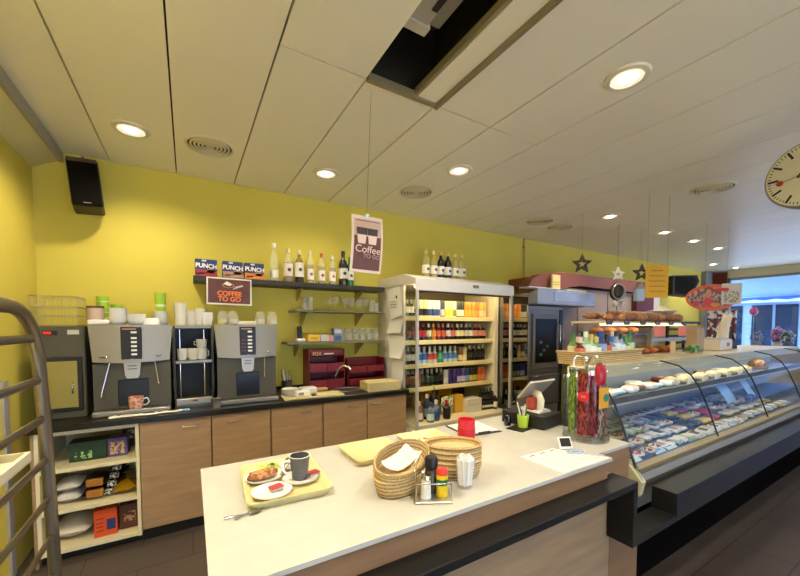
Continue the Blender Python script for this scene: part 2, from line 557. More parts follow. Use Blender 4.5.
# ---------------------------------------------------------------- coffee machines
GREY = mat('98958b', .42, .3)
MDARK = mat('524f40', .55, .1)
def coffee_machine(label, x, arms, red):
    w = .49
    t = thing('coffee_machine', label, 'coffee machine', (x, 3.2, .902), 0, 'grey coffee machines')
    B().box((-w/2+.02, .04, .02), (w/2-.02, .42, .62), .008).build('body', mat('34322b', .45, .2), t)
    B().prism([(.0, .035), (.0, .36), (.06, .36), (.06, .035)], -w/2+.018, w/2-.018, 'x').build('lower_front', MDARK, t)
    # upper fascia: tapered, slightly bowed
    n = 12
    bb = B()
    top, bot, back = [], [], []
    for i in range(n+1):
        u = i/n*2-1
        bow = -.03*(1-u*u)
        top.append((u*(w/2), bow-.004, .635))
        bot.append((u*(w/2-.022), bow-.022, .375-.012*(1-u*u)))
    V = bb._new(top+bot+[(p[0], .06, p[2]) for p in top]+[(p[0], .06, p[2]) for p in bot], None)
    m_ = n+1
    for i in range(n):
        bb.bm.faces.new([V[i], V[i+1], V[m_+i+1], V[m_+i]])
        bb.bm.faces.new([V[2*m_+i], V[2*m_+i+1], V[i+1], V[i]])
        bb.bm.faces.new([V[m_+i], V[m_+i+1], V[3*m_+i+1], V[3*m_+i]])
        bb.bm.faces.new([V[3*m_+i], V[3*m_+i+1], V[2*m_+i+1], V[2*m_+i]])
    for i in (0, n):
        bb.bm.faces.new([V[i], V[m_+i], V[3*m_+i], V[2*m_+i]])
    bb.build('front_fascia', GREY, t, 30)
    p = B().box((-.062, -.05, .385), (.06, -.02, .62), .004).build('control_panel', BLACK, t)
    for k in range(6):
        z = .58-.029*k-(.012 if k else 0)
        B().cbox((.014, -.0525, z), (.034, .005, .014), .002).build('button', WHITE, p)
        if red and k > 1:
            B().cbox((-.034, -.052, z), (.034, .003, .008)).build('indicator', mat('7c1a12', .4), p)
    B().cbox((-.012, -.052, .603), (.08, .003, .008)).build('badge', mat('c88a6c', .4), p)
    for sx in ((-1, 1) if not red else (1,)):
        B().lathe([(0, -.006), (.02, -.006), (.028, 0), (.02, .006), (0, .006)], 16, M=Matrix.Translation((sx*.155-.0, -.034, .41)) @ Matrix.Diagonal((1.2 if sx < 0 else .75, .6, 1.3, 1))).build('lock_plate', CHROME, t, 60)
    B().prism([(-.052, .375), (.048, .375), (.04, .27), (.028, .25), (-.032, .25), (-.044, .27)], -.035, .02, 'y').build('spout_cover', mat('b4b0a6', .35, .3), t)
    for zz in (.34, .318):
        B().cbox((-.002, -.037, zz), (.055, .004, .006)).build('spout_groove', MDARK, t)
    B().box((-.09, -.006, .05), (.09, .012, .24), .003).build('dispensing_recess', mat('0b0a08', .3), t)
    for sx in arms:
        if sx < 0:
            B().tube([(-.13, -.012, .37), (-.175, -.04, .16), (-.178, -.04, .13)], .0055).build('milk_tube', CHROME, t, 60)
        else:
            B().tube([(.13, -.012, .37), (.15 if not red else .125, -.035, .22), (.152 if not red else .124, -.035, .2)], [.005, .005, .008]).build('steam_wand', CHROME, t, 60)
    d = B().box((-w/2+.02, -.10, .0), (w/2-.02, .05, .035), .006).build('drip_tray', mat('8f8b80', .35, .6), t)
    B().box((-w/2+.035, -.09, .035), (w/2-.035, -.01, .038)).build('drip_grid', mat('5d5a52', .4, .7), d)
    return t
coffee_machine('large grey coffee machine at left with a mug under its spout', -.345, (-1, 1), False)
coffee_machine('grey coffee machine at right beside the metal cup rack, no mug', .425, (1,), True)

def mug_mesh(r, h, m, t, hm=None, lean=0, ang=0):
    B().lathe([(0, 0), (r*.78, 0), (r*.86, .005), (r, h*.5), (r*1.02, h), (r*.94, h), (r*.9, h*.5), (r*.7, .008), (0, .008)], 24).build('cup_body', m, t, 50)
    ca, sa = math.cos(ang), math.sin(ang)
    pts = [(r*.9, .75*h), (r*1.5, .82*h), (r*1.75, .5*h), (r*1.4, .25*h), (r*.85, .25*h)]
    B().tube([(ca*p, sa*p, q) for p, q in pts], .0045).build('handle', hm or m, t, 60)
t = thing('coffee_mug', 'pink patterned mug standing under the left machine spout', 'mug', (-.33, 3.145, .938))
mug_mesh(.045, .085, blotch('c2765a', 'e8c0ac', 60, rough=.3), t, PORC)

# cup rack between
t = thing('cup_rack', 'dark metal cup rack standing between the two coffee machines', 'rack', (.04, 3.2, .90))
for sx in (-.13, .125):
    B().box((sx-.006, 0, 0), (sx+.006, .38, .63)).build('side_panel', mat('2e2b24', .4, .4), t)
for z in (.0, .34, .61):
    B().box((-.124, 0, z), (.119, .38, z+.02)).build('shelf', mat('8a867a', .4, .5), t)
B().box((-.124, .36, 0), (.119, .38, .61)).build('back_panel', mat('3c392e', .5), t)
B().box((-.124, -.03, .02), (.119, .0, .07), .004).build('drawer', mat('9a968a', .4, .5), t)
B().cbox((-.0, -.032, .052), (.035, .004, .014)).build('badge', mat('7c1a12', .3), t)
for sx in (-.095, .07):
    B().tube([(sx, .05, .03), (sx, .05, .33)], .006).build('post', CHROME, t, 60)
    B().tube([(sx, .05, .37), (sx, .05, .6)], .006).build('post', CHROME, t, 60)

# stacks of crockery on machines: cups
def cup(name, label, loc, r, h, m, cat='cup', group=None, inv=False, handle_=True):
    t = thing(name, label, cat, loc, rnd.uniform(0, 6), group)
    pr = [(0, 0), (r*.7, 0), (r*.85, h*.15), (r, h), (r*.93, h), (r*.78, h*.2), (r*.6, .006), (0, .006)]
    if inv:
        pr = [(q, h-z) for q, z in pr]
    B().lathe(pr, 20).build('bowl', m, t, 50)
    if handle_:
        B().tube([(r*.85, 0, h*.7), (r*1.4, 0, h*.75), (r*1.4, 0, h*.4), (r*.8, 0, h*.3)], .004).build('handle', m, t, 60)
    return t
ZT = 1.537
def saucer_mesh(r, k=0):
    return B().lathe([(0, 0), (r*.5, 0), (r*.55, .004), (r, .016), (r, .019), (r*.55, .008), (0, .006)], 24)
for k in range(5):
    cup('espresso_cup', 'white cup, %s from bottom in the stack on the left machine' % ORD[k], (-.44, 3.33, ZT+.018*k), .055, .05, PORC, group='white cups stacked on the left machine', handle_=False)
for k in range(4):
    cup('espresso_cup', 'white cup, %s from bottom of the middle stack on left machine' % ORD[k], (-.33, 3.33, ZT+.012*k), .062, .045, PORC, group='white cups stacked on the left machine', handle_=False)
cup('espresso_cup', 'white cup upside down at right on the left machine', (-.235, 3.31, ZT), .055, .05, PORC, inv=True)
solo(B().box((-.06, -.04, 0), (.06, .04, .035), .008), 'napkin_pack', WHITE, 'low white napkin pack at the left edge of left machine', 'napkins', (-.545, 3.30, ZT))
LIME = glass('b4e02c', .1)
def paper_cup(label, loc, grp, m=None, h=.09, r=.04):
    t = thing('tumbler', label, 'cup', loc, 0, grp)
    B().lathe([(0, 0), (r*.75, 0), (r, h), (r*.95, h), (r*.7, .004), (0, .004)], 18).build('wall', m or mat('a9cf2f', .35), t, 60)
    B().lathe([(r*.88, h*.38), (r*.91, h*.38), (r*.97, h*.62), (r*.94, h*.62)], 18).build('band', mat('e3eeb0', .4), t, 60)
    return t
for k in range(4):
    paper_cup('lime green cup, %s from bottom in the tall left stack' % ORD[k], (-.545+.0, 3.45, ZT+.04*k), 'lime green cup stacks')
for k in range(3):
    paper_cup('lime green cup, %s from bottom in the short second stack' % ORD[k], (-.465, 3.47, ZT+.032*k), 'lime green cup stacks')
for k in range(4):
    cup('white_bowl', 'white bowl, %s from bottom beneath the right lime cups' % ORD[k], (-.18, 3.40, ZT+.022*k), .05, .04, PORC, group='white bowls under the lime cups', handle_=False, cat='bowl')
for k in range(3):
    paper_cup('lime green cup, %s from bottom on top of the white bowls' % ORD[k], (-.18, 3.40, ZT+.106+.028*k), 'lime green cup stacks')
t = thing('sugar_tin', 'pink lidded tin behind the cups on the left machine', 'tin', (-.575, 3.38, ZT))
B().lathe([(0, 0), (.05, 0), (.05, .12), (0, .12)], 24).build('body', mat('cdb29c', .4), t, 40)
B().lathe([(0, .12), (.052, .12), (.052, .135), (0, .135)], 24).build('lid', mat('5a3d30', .4), t, 40)
JAR = frost('f2f2e4', .13)
def tumbler(label, loc, r=.035, h=.11, grp=None, m=None, name='drinking_glass', cat='glass', stem=False):
    t = thing(name, label, cat, loc, 0, grp)
    if stem:
        B().lathe([(0, 0), (r*.8, 0), (r*.8, .003), (.005, .008), (.005, h*.35), (r*.7, h*.45), (r, h*.7), (r*.9, h), (r*.86, h), (r*.95, h*.7), (r*.6, h*.48), (0, h*.42)], 18).build('bowl', m or JAR, t, 60)
    else:
        B().lathe([(0, 0), (r*.82, 0), (r, h), (r*.93, h), (r*.76, .01), (0, .01)], 18).build('wall', m or JAR, t, 60)
    B().lathe([(r*.85 if stem else r*.94, h-.001), (r*1.02, h-.003), (r*1.02, h+.002), (r*.92, h+.002)], 18).build('rim', frost('ffffff', .4), t, 60)
    return t
GR = 'glasses on top of the cup rack'
tumbler('tall frosted glass at left on top of the cup rack', (-.045, 3.32, ZT), .045, .17, GR, frost('f2f0e4', .55))
tumbler('frosted glass second from left on top of the cup rack', (.03, 3.32, ZT), .04, .11, GR, frost('f2f0e4', .55))
tumbler('frosted glass third from left on top of the cup rack', (.09, 3.3, ZT), .038, .13, GR, frost('f2f0e4', .55))
cup('coffee_mug', 'white mug at right end on top of the cup rack', (.155-.02, 3.3, ZT), .045, .10, PORC, cat='mug')
for k, x in enumerate((-.04, .03, .095)):
    cup('coffee_mug', ['left white mug inside the cup rack', 'middle white mug inside the cup rack', 'right white mug inside the cup rack, on another mug'][k], (x, 3.27, 1.261), .04, .09, mat('d8d4c8', .3), cat='mug', group='white mugs inside the cup rack')
cup('coffee_mug', 'topmost white mug inside the cup rack, stacked at right', (.095, 3.27, 1.352), .04, .07, mat('d8d4c8', .3), cat='mug', group='white mugs inside the cup rack')
GR = 'glass jars on the right machine'
def gjar(label, loc, yel=False):
    t = thing('glass_jar', label, 'jar', loc, 0, GR)
    B().lathe([(0, 0), (.04, 0), (.046, .02), (.046, .075), (.03, .1), (.033, .115), (.028, .115), (.026, .1), (.04, .074), (.04, .012), (0, .01)], 18).build('body', JAR, t, 60)
    B().lathe([(0, .012), (.038, .012), (.038, .05), (0, .05)], 16).build('contents', mat('d8cf7c' if yel else 'c9c4b4', .6), t, 40)
gjar('glass jar with yellow contents at left on the right machine', (.255, 3.32, ZT), True)
gjar('glass jar second from left on the right machine', (.33, 3.30, ZT))
gjar('glass jar third from left on the right machine', (.545, 3.3, ZT))
gjar('glass jar at right end on the right machine', (.645, 3.3, ZT))
solo(B().box((-.08, -.05, 0), (.08, .05, .035), .004), 'paper_pad', CREAM, 'flat cream pad lying between the jars on the right machine', 'pad', (.43, 3.33, ZT))

# dark glass washer / cooler at left
t = thing('milk_cooler', 'dark milk cooler with a brass door at left of the machines', 'cooler', (-.725, 3.2, .90))
B().box((-.125, .012, 0), (.115, .43, .625), .006).build('housing', mat('504d3a', .55, .1), t)
B().box((-.115, .0, .42), (.105, .012, .615)).build('top_fascia', mat('504d3a', .55, .1), t)
d = B().box((-.115, -.004, .05), (.1, .012, .41), .004).build('door', BLACK, t)
B().box((-.1, -.008, .075), (.075, -.004, .39), .002).build('door_panel', mat('a09350', .35, .5), d)
B().tube([(.05, -.008, .17), (.05, -.03, .18), (.05, -.03, .24), (.05, -.008, .25)], .006).build('handle', CHROME, d, 60)
B().box((-.09, -.003, .565), (-.02, .0, .595)).build('display', BLACK, t)
B().box((-.088, -.004, .573), (-.05, -.003, .589)).build('digits', mat('c01818', .4, emit=1.5), t)
B().box((.03, -.003, .57), (.09, .0, .60)).build('sticker', mat('c9c6b2', .4), t)
t = thing('wire_basket', 'empty chrome wire basket on top of the milk cooler', 'basket', (-.775, 3.4, 1.528))
def wloop(z, sx, sy):
    return [(-sx, -sy, z), (sx, -sy, z), (sx, sy, z), (-sx, sy, z)]
bb = B()
WIRE = mat('c9c29a', .3, .9)
for z in (.004, .07, .13, .2):
    q = wloop(z, .115+.02*z, .13)
    for a, c in zip(q, q[1:]+q[:1]):
        bb.tube([a, c], .003, 6)
for i in range(7):
    x = -.115+.23*i/6
    for y in (-.13, .13):
        bb.tube([(x, y, .004), (x*1.03, y, .2)], .002, 5)
for j in range(1, 5):
    y = -.13+.26*j/5
    for x in (-.115, .115):
        bb.tube([(x, y, .004), (x*1.03, y, .2)], .002, 5)
bb.build('wire_frame', WIRE, t, 60)
t2 = B()
for i in range(9):
    x = -.11+.22*i/8
    t2.tube([(x, -.13, .004), (x, .13, .004)], .002, 5)
t2.build('base_grid', WIRE, t, 60)

# foil & cloth on counter front
t = thing('silver_cloth', 'crumpled pale cloth lying along the worktop below the left machine', 'cloth', (-.27, 3.04, .902))
b = B()
rr = random.Random(3)
prev = None
for i in range(25):
    x = -.2+.42*i/24
    row = [b.bm.verts.new((x, -.022+.05*j/5+.006*rr.random(), .003+.016*rr.random()*math.sin(PI*(j+.3)/5.6))) for j in range(6)]
    if prev:
        for j in range(5):
            b.bm.faces.new([prev[j], row[j], row[j+1], prev[j+1]])
    prev = row
b.build('fabric', mat('d0ccc2', .5), t, 60)
solo(B().blob((0, 0, .008), (.03, .016, .01), noise=.3), 'blue_wrapper', mat('8fb3cf', .4), 'small blue wrapper at the end of the crumpled cloth', 'wrapper', (-.03, 3.05, .901))
t = thing('metal_beaker', 'small steel beaker on the worktop beside the right machine', 'beaker', (.175, 3.055, .90))
B().lathe([(0, 0), (.032, 0), (.034, .07), (.036, .072), (.031, .072), (.029, .006), (0, .006)], 24).build('wall', STEEL, t, 50)

# dishes right of machine 2
t = thing('cutlery_holder', 'dark cutlery holder with handles sticking up by the wall', 'holder', (.80, 3.45, .90))
B().lathe([(0, 0), (.045, 0), (.05, .11), (.046, .11), (.04, .006), (0, .006)], 20).build('holder', mat('4a4438', .4, .4), t, 50)
for k in range(6):
    a = k*1.05
    B().tube([(.02*math.cos(a), .02*math.sin(a), .02), (.045*math.cos(a), .045*math.sin(a), .17+.02*(k % 3))], .004).build('utensil', CHROME, t, 60)
for k in range(6):
    o = solo(saucer_mesh(.075), 'saucer', PORC, 'white saucer, %s from bottom in the pile beside the right machine' % ORD[k], 'saucer', (.77, 3.2, .90+.011*k), group='white saucers piled on the worktop', smooth=60)
t = thing('tray', 'cream tray lying flat at the worktop front beside the sink', 'tray', (.95, 3.11, .901), R(-3))
B().box((-.26, -.10, 0), (.26, .10, .008), .004).build('base', TRAY, t)
for a, c in (((-.26, -.10), (.26, -.09)), ((-.26, .09), (.26, .10)), ((-.26, -.09), (-.25, .09)), ((.25, -.09), (.26, .09))):
    B().box((a[0], a[1], .008), (c[0], c[1], .016)).build('rim', TRAY, t)
solo(B().box((-.075, -.06, 0), (.075, .06, .055), .012), 'bread_dish', PORC, 'white lidded dish behind the cream tray near the saucers', 'dish', (.965, 3.32, .90))
t = thing('sugar_bowl', 'small white container on the cream tray at the worktop front', 'container', (.86, 3.12, .911))
B().box((-.06, -.035, 0), (.06, .035, .05), .008).build('body', WHITE, t)
B().box((-.045, -.0365, .012), (.0, -.035, .038)).build('sticker', mat('8d8676', .4), t)
solo(B().blob((0, 0, .012), (.025, .02, .013), noise=.2), 'coffee_pod', mat('4a2c1c', .5), 'brown coffee pod lying on the cream tray', 'coffee pod', (.95, 3.09, .909))
solo(B().box((-.09, -.05, 0), (.09, .05, .03), .006), 'pastry_board', mat('b88a58', .5), 'light brown board lying in front of the red bins', 'board', (1.07, 3.36, .90))
t = thing('sink', 'round steel sink with a tap set in the black worktop', 'sink', (1.33, 3.28, .90))
B().lathe([(.155, .003), (.15, .006), (.135, .004), (.13, -.03), (.1, -.036), (0, -.036)], 28, sx=1, sy=.75).build('basin', STEEL, t, 40)
fa = B().tube([(-.05, .14, 0), (-.05, .14, .12), (-.04, .1, .2), (.0, .06, .235), (.045, .03, .22), (.06, .02, .19)], .012, 10).build('tap', CHROME, t, 60)
B().tube([(-.05, .14, .09), (-.1, .1, .12)], .007).build('lever', CHROME, fa, 60)
def bins(label, x0, x1, z1, rows, cols, y, txt=None):
    w = x1-x0
    t = thing('tea_bin_rack', label, 'bin rack', (x0, y, .90))
    h = z1-.90
    RB = mat('72111a', .4)
    B().box((0, .18, 0), (w, .2, h)).build('back_panel', RB, t)
    B().box((0, 0, 0), (.008, .18, h)).build('side_panel', RB, t)
    B().box((w-.008, 0, 0), (w, .18, h)).build('side_panel', RB, t)
    B().box((.008, 0, 0), (w-.008, .18, .015)).build('base', RB, t)
    hh = (h-(.07 if txt else .03))/rows
    for r_ in range(rows):
        for c in range(cols):
            cx = .01+(w-.02)*c/cols
            cw = (w-.02)/cols-.006
            z = .015+hh*r_
            k = B().box((cx, -.02, z), (cx+cw, -.012, z+hh*.52)).box((cx, -.012, z), (cx+cw, .17, z+.008)).box((cx, -.012, z), (cx+.005, .17, z+hh*.5)).box((cx+cw-.005, -.012, z), (cx+cw, .17, z+hh*.5)).build('bin', RB, t)
            B().box((cx+.02, .0, z+.008), (cx+cw-.02, .15, z+hh*.45)).build('packets', mat('2c0d0e', .6), k)
    if txt:
        B().box((.008, -.0, h-.07), (w-.008, .18, h), .012).build('header', mat('5b0e14', .4), t)
        text(txt[0], .045, mat('d9b25a', .4), t, (w*.22, -.004, h-.04))
        B().box((w*.42, -.003, h-.046), (w*.68, 0, h-.034)).build('print', mat('d8c8b0', .4), t)
    return t
bins('tall dark red tea bin rack with gold lettering left of the tap', 1.0, 1.37, 1.295, 2, 2, 3.40, ('FOX', 'teas'))
bins('lower dark red bin rack without lettering right of the tap', 1.41, 1.84, 1.19, 2, 2, 3.42)
for k in range(8):
    t = thing('tray', 'cream serving tray, %s from bottom of the pile by the cooler' % ORD[k], 'tray', (1.635+.004*math.sin(k*2), 3.13, .902+.0105*k), R(-3), 'cream trays piled on the worktop')
    B().box((-.17, -.12, 0), (.17, .12, .007), .003).build('base', TRAY, t)
    B().box((-.17, -.12, .007), (.17, -.112, .0098)).box((-.17, .112, .007), (.17, .12, .0098)).box((-.17, -.112, .007), (-.162, .112, .0098)).box((.162, -.112, .007), (.17, .112, .0098)).build('rim', TRAY, t)

# ================================================================ WALL SHELVES
SH = mat('2a2418', .45)
for x0, x1, z, lab in [(.05, 1.84, 1.945, 'long dark top wall shelf carrying the bottles and cartons'), (.87, 1.84, 1.685, 'short middle wall shelf carrying drinking glasses'), (.80, 1.84, 1.375, 'lowest wall shelf carrying cartons and tumblers')]:
    t = thing('wall_shelf', lab, 'shelf', (x0, 3.4, z))
    B().box((0, 0, -.045 if z > 1.9 else -.022), (x1-x0, .249, 0), .002).build('board', SH if z > 1.9 else mat('6d6648', .35), t)
    for bx in (.12 if z < 1.9 else .9, x1-x0-.25):
        B().prism([(.02, -.05 if z > 1.9 else -.024), (.249, -.05 if z > 1.9 else -.024), (.249, -.16)], bx, bx+.012, 'x').build('bracket', mat('b7ab78', .4, .4), t)
NAVY = mat('2b3a6c', .5)
for k, (x0, x1, low, lab) in enumerate([(.065, .228, 'a33a3a', 'dark red'), (.27, .43, 'b08a70', 'beige'), (.446, .608, 'd9852f', 'orange')]):
    w = x1-x0
    t = carton('punch_carton', 'blue drink carton with %s lower band on the top shelf' % lab, w, .09, .142, NAVY, ((x0+x1)/2, 3.47, 1.946), cat='carton', group='blue drink cartons on the top shelf',
               panel=[(0, 0, 1, .38, mat(low, .5)), (.08, .12, .45, .2, mat('e6d8c6', .5)), (.55, .2, .9, .42, blotch(low, 'f0e0c8', 60)), (.3, .86, .5, .96, mat('c9d2e8', .5))])
    text('PUNCH', .05, WHITE, t, (0, -.0475, .085), rot=(PI/2, R(3), 0), bold=.0018, sx=.93)
# brown landscape poster hanging on the shelf edge
t = thing('poster', 'brown landscape poster with orange lettering on the top shelf edge', 'poster', (.315, 3.388, 1.71), rot=(0, R(1), 0))
B().box((-.175, 0, 0), (.175, .004, .228)).build('sheet', mat('e9e2cf', .5), t)
B().box((-.164, -.001, .012), (.164, 0, .216)).build('print', mat('5f3326', .5, var=.2, scale=14), t)
text('COFFEE\nTO GO', .055, mat('e8772e', .5), t, (.0, -.0018, .07), bold=.002)
p = B().lathe([(0, -.002), (.03, -.002), (.035, 0)], 14, M=Matrix.Translation((-.01, -.002, .165)) @ Matrix.Rotation(PI/2, 4, 'X') @ Matrix.Diagonal((1.3, .6, 1, 1))).build('cup_picture', mat('e3c2a4', .5), t)
B().prism([(-.05, .175), (.0, .16), (.02, .175), (-.02, .2)], -.0018, -.0005, 'y').build('splash_picture', mat('f1e4d2', .5), t)
B().prism([(.02, .13), (.07, .15), (.11, .165), (.1, .175), (.05, .16)], -.0018, -.0005, 'y').build('splash_picture', mat('c9b3a2', .5), t)

BOTTLE_CACHE = {}
def bottle(label, loc, h=.3, r=.036, body='clear', liquid=None, cap='f0ece0', lab='efe8da', mark=None, group=None, neck=.3, cat='bottle', labh=(.12, .45)):
    key = (h, r, body, liquid, cap, lab, mark, neck, labh)
    if key in BOTTLE_CACHE:
        return dup(BOTTLE_CACHE[key], loc, 0, label, group=group)
    t = thing('bottle', label, cat, loc, 0, group)
    m = CLEARB if body == 'clear' else (frost(body[1:], .45) if body[0] == 'g' else mat(body, .12, coat=.3))
    sh = h*(1-neck)
    nr = r*.36
    B().lathe([(0, 0), (r*.95, 0), (r, .008), (r, sh*.86), (r*.8, sh*.98), (nr*1.1, sh*1.12), (nr, h*.93), (nr, h-.012), (0, h-.012)], 16).build('glass_body', m, t, 50)
    B().lathe([(0, h-.04), (nr*1.25, h-.04), (nr*1.25, h), (0, h)], 12).build('cap', mat(cap, .35), t, 40)
    if liquid:
        B().lathe([(0, .006), (r*.93, .006), (r*.93, sh*.82), (0, sh*.82)], 14).build('drink', glass(liquid, .05), t, 40)
    if lab:
        B().lathe([(r*1.015, h*labh[0]), (r*1.02, h*labh[0]), (r*1.02, h*labh[1]), (r*1.015, h*labh[1])], 16).build('sticker', mat(lab, .5), t, 40)
    if mark:
        B().lathe([(0, -.001), (r*.4, -.001), (r*.4, .001), (0, .001)], 14, M=Matrix.Translation((0, -r*1.03, h*(labh[0]+labh[1])/2)) @ Matrix.Rotation(PI/2, 4, 'X')).build('emblem', mat(mark, .5), t)
    BOTTLE_CACHE[key] = t
    return t
CLEARB = frost('e9e8c4', .30)
G = 'bottles on the top wall shelf'
for x, h, lab, kw in [
    (.71, .355, 'tall clear bottle with white cap, leftmost on the top shelf', dict(r=.038, cap='f4f0e4', lab='e9e6d8', labh=(.1, .3))),
    (.84, .32, 'clear bottle with reddish base second from left on top shelf', dict(r=.043, cap='d8c9a0', lab='e6dcc8', mark='54302a', liquid='c48a5a', labh=(.18, .55))),
    (.945, .315, 'dark bottle with pale label third from left on top shelf', dict(r=.043, body='g4a4028', cap='d8cf9a', lab='e8e2d4', mark='3f3a2c', liquid='7a6a44', labh=(.18, .62))),
    (1.055, .32, 'clear syrup bottle with plum emblem, fourth on top shelf', dict(cap='d9d0b0', lab='f0eadb', mark='7c4656', liquid='e8d98a')),
    (1.168, .31, 'clear syrup bottle with red cap and red emblem', dict(cap='b5503c', lab='f0eadb', mark='a83a38', liquid='e8d98a')),
    (1.282, .30, 'clear syrup bottle with peach emblem beside the dark bottle', dict(cap='efe9da', lab='f0eadb', mark='c86a56', liquid='ded08a')),
    (1.40, .355, 'tall black bottle with white label on the top shelf', dict(r=.046, body='1a0f10', cap='241c18', lab='d9d4c6', mark='3a2622', labh=(.2, .5))),
    (1.475, .305, 'green bottle with a white label at right of top shelf', dict(r=.04, body='1d6a2a', cap='3a8a3a', lab='e2ddd0', mark='5a2c2c', labh=(.2, .5)))]:
    bottle(lab, (x, 3.5, 1.946), h, group=G, **kw)
G = 'glasses on the middle wall shelf'
for k, (x, st) in enumerate([(1.0, 0), (1.05, 0), (1.25, 1), (1.32, 1), (1.42, 1), (1.5, 1), (1.58, 1), (1.66, 1), (1.73, 0), (1.79, 0)]):
    tumbler('clear glass, %s from left on the middle wall shelf' % ORD[k], (x, 3.5+.02*(k % 2), 1.687), .037 if st else .034, [.12, .13, .12, .15, .13, .12, .12, .14, .13, .09][k], G, stem=bool(st))
G = 'tumblers on the lowest wall shelf'
for k in range(12):
    tumbler('clear tumbler, %s from left on the lowest wall shelf' % ORD[k], (1.375+.078*(k % 6)+(.02 if k > 5 else 0), 3.47 if k < 6 else 3.56, 1.377), .034, .075+.05*(k > 5), G)
t = thing('cordless_phone', 'black cordless phone standing in its white cradle', 'phone', (.945, 3.5, 1.377))
B().box((-.04, -.05, 0), (.04, .05, .03), .008).build('cradle', WHITE, t)
B().box((-.024, -.012, .03), (.024, .012, .15), .006, M=Matrix.Rotation(R(-8), 4, 'X')).build('handset', BLACK, t)
carton('tea_carton', 'yellow carton at left on the lowest wall shelf', .12, .1, .07, mat('d9b52c', .5), (1.07, 3.5, 1.377), panel=[(.2, .3, .8, .6, mat('b88f1c', .5))])
carton('tea_carton', 'grey and white carton beside the yellow one', .09, .1, .065, mat('c4bfb2', .5), (1.18, 3.5, 1.377))
carton('tea_carton', 'small pink and white carton next to the blue box', .045, .1, .06, mat('cf8f86', .5), (1.25, 3.5, 1.377))
carton('tea_carton', 'upright blue carton on the lowest wall shelf', .085, .08, .13, mat('6f7f96', .5), (1.32, 3.49, 1.377), panel=[(.1, .6, .9, .9, mat('b9c2c4', .5)), (.1, .05, .9, .4, mat('3e527e', .5))])

# ================================================================ DRINKS COOLER
FX0, FX1, FY0, FYS = 1.90, 3.21, 2.87, 3.10
t = thing('drinks_cooler', 'white open-front drinks cooler with lit wooden shelves full of drinks', 'cooler')
CW = mat('dedad0', .4)
B().box((1.878, FYS-.02, 0), (1.90, YB-.01, 1.95)).build('side_panel', CW, t)
B().box((3.135, FYS-.04, .5), (3.19, YB-.01, 1.90)).build('side_panel', mat('e3dcc2', .5), t)
B().box((1.90, 3.60, .5), (3.135, YB-.01, 1.95)).build('back_panel', mat('6b5e38', .6), t)
B().prism([(FY0-.015, 1.985), (FY0-.015, 1.875), (FY0+.01, 1.94), (YB-.01, 1.94), (YB-.01, 2.05), (FY0+.2, 2.05)], 1.878, 3.22, 'x').build('header', CW, t)
B().box((2.6, FY0-.02, 1.93), (2.68, FY0-.014, 1.962)).build('badge', mat('7f7a6a', .4), t)
B().box((1.91, FY0+.0, 1.855), (3.19, FY0+.03, 1.873)).build('header_shadow_gap', BLACK, t)  # solid black strip painting the shade under the header
B().box((1.93, 2.92, 1.908), (3.12, 2.955, 1.928)).build('lamp_tube', mat('ffe2a6', .4, emit=22), t)
for z in (1.62, 1.37, 1.12, .875):
    s_ = B().box((1.90, FYS, z-.022), (3.135, 3.60, z)).build('shelf', SHELFWOOD, t)
    B().box((1.90, FYS-.012, z-.035), (3.135, FYS, z+.012), .002).build('price_rail', mat('f0dfa0', .4), s_)
B().box((1.88, FY0-.02, 0), (3.22, YB-.01, .5)).build('base', CW, t)
B().box((1.90, FY0+.0, .5), (3.19, 3.6, .55), .004).build('deck', mat('dcd0a8', .45), t)
B().box((1.90, FY0-.028, .49), (3.2, FY0-.002, .52), .003).build('bumper', mat('8d8a80', .4, .5), t)
for x in (1.905, 3.195):
    B().box((x-.014, FY0-.01, .5), (x+.014, FY0+.015, 1.99), .003).build('post', mat('c9c8c4', .4, .3), t)
B().box((1.888, FY0+.015, .56), (1.894, FYS-.01, 1.87)).build('side_glass', glass('f4f8f4', .04), t)
B().box((3.205, 2.64, .60), (3.211, 3.06, 1.88)).build('side_glass', glass('8f8f88', .30, .02), t)

# papers on the cooler's side
pp = mat('f2f0ea', .6)
def paper_sheet(label, quad, fold=.0):
    t = thing('notice_sheet', label, 'paper', (1.8765, 0, 0), 0, 'white notices on the cooler side')
    b = B()
    n = 8
    (y0, z0), (y1, z1), (y2, z2), (y3, z3) = quad     # top-left(back), top-right(front), bottom-right, bottom-left
    for off in (0, -.0015):
        rows = []
        for j in range(n+1):
            v = j/n
            ya, za = y0+(y3-y0)*v, z0+(z3-z0)*v
            yb, zb = y1+(y2-y1)*v, z1+(z2-z1)*v
            x = off-.002-fold*v*v
            rows.append((b.bm.verts.new((x, ya, za)), b.bm.verts.new((x, yb, zb))))
        for j in range(n):
            b.bm.faces.new([rows[j][0], rows[j][1], rows[j+1][1], rows[j+1][0]])
    b.build('sheet', pp, t, 60)
    return t
s_ = paper_sheet('upper tilted notice sheet with a green mark on cooler side', [(3.45, 1.915), (3.15, 1.94), (3.06, 1.64), (3.30, 1.60)], .02)
B().lathe([(0, 0), (.018, 0)], 12, M=Matrix.Translation((-.012, 3.2, 1.83)) @ Matrix.Rotation(PI/2, 4, 'Y')).build('green_mark', mat('2e6a40', .5), s_)
for z_ in (1.78, 1.75, 1.72):
    B().box((-.022, 3.18, z_), (-.018, 3.32, z_+.006)).build('text_line', mat('9c998f', .6), s_)
paper_sheet('curled notice sheet below the tilted one', [(3.36, 1.60), (3.08, 1.615), (3.09, 1.46), (3.38, 1.45)], .03)
paper_sheet('notice sheet sticking out halfway down the cooler side', [(3.42, 1.44), (3.04, 1.42), (3.06, 1.20), (3.28, 1.2)], .05)
paper_sheet('lowest long notice sheet above the tray pile', [(3.3, 1.18), (3.07, 1.17), (3.08, .93), (3.32, .93)], .01)

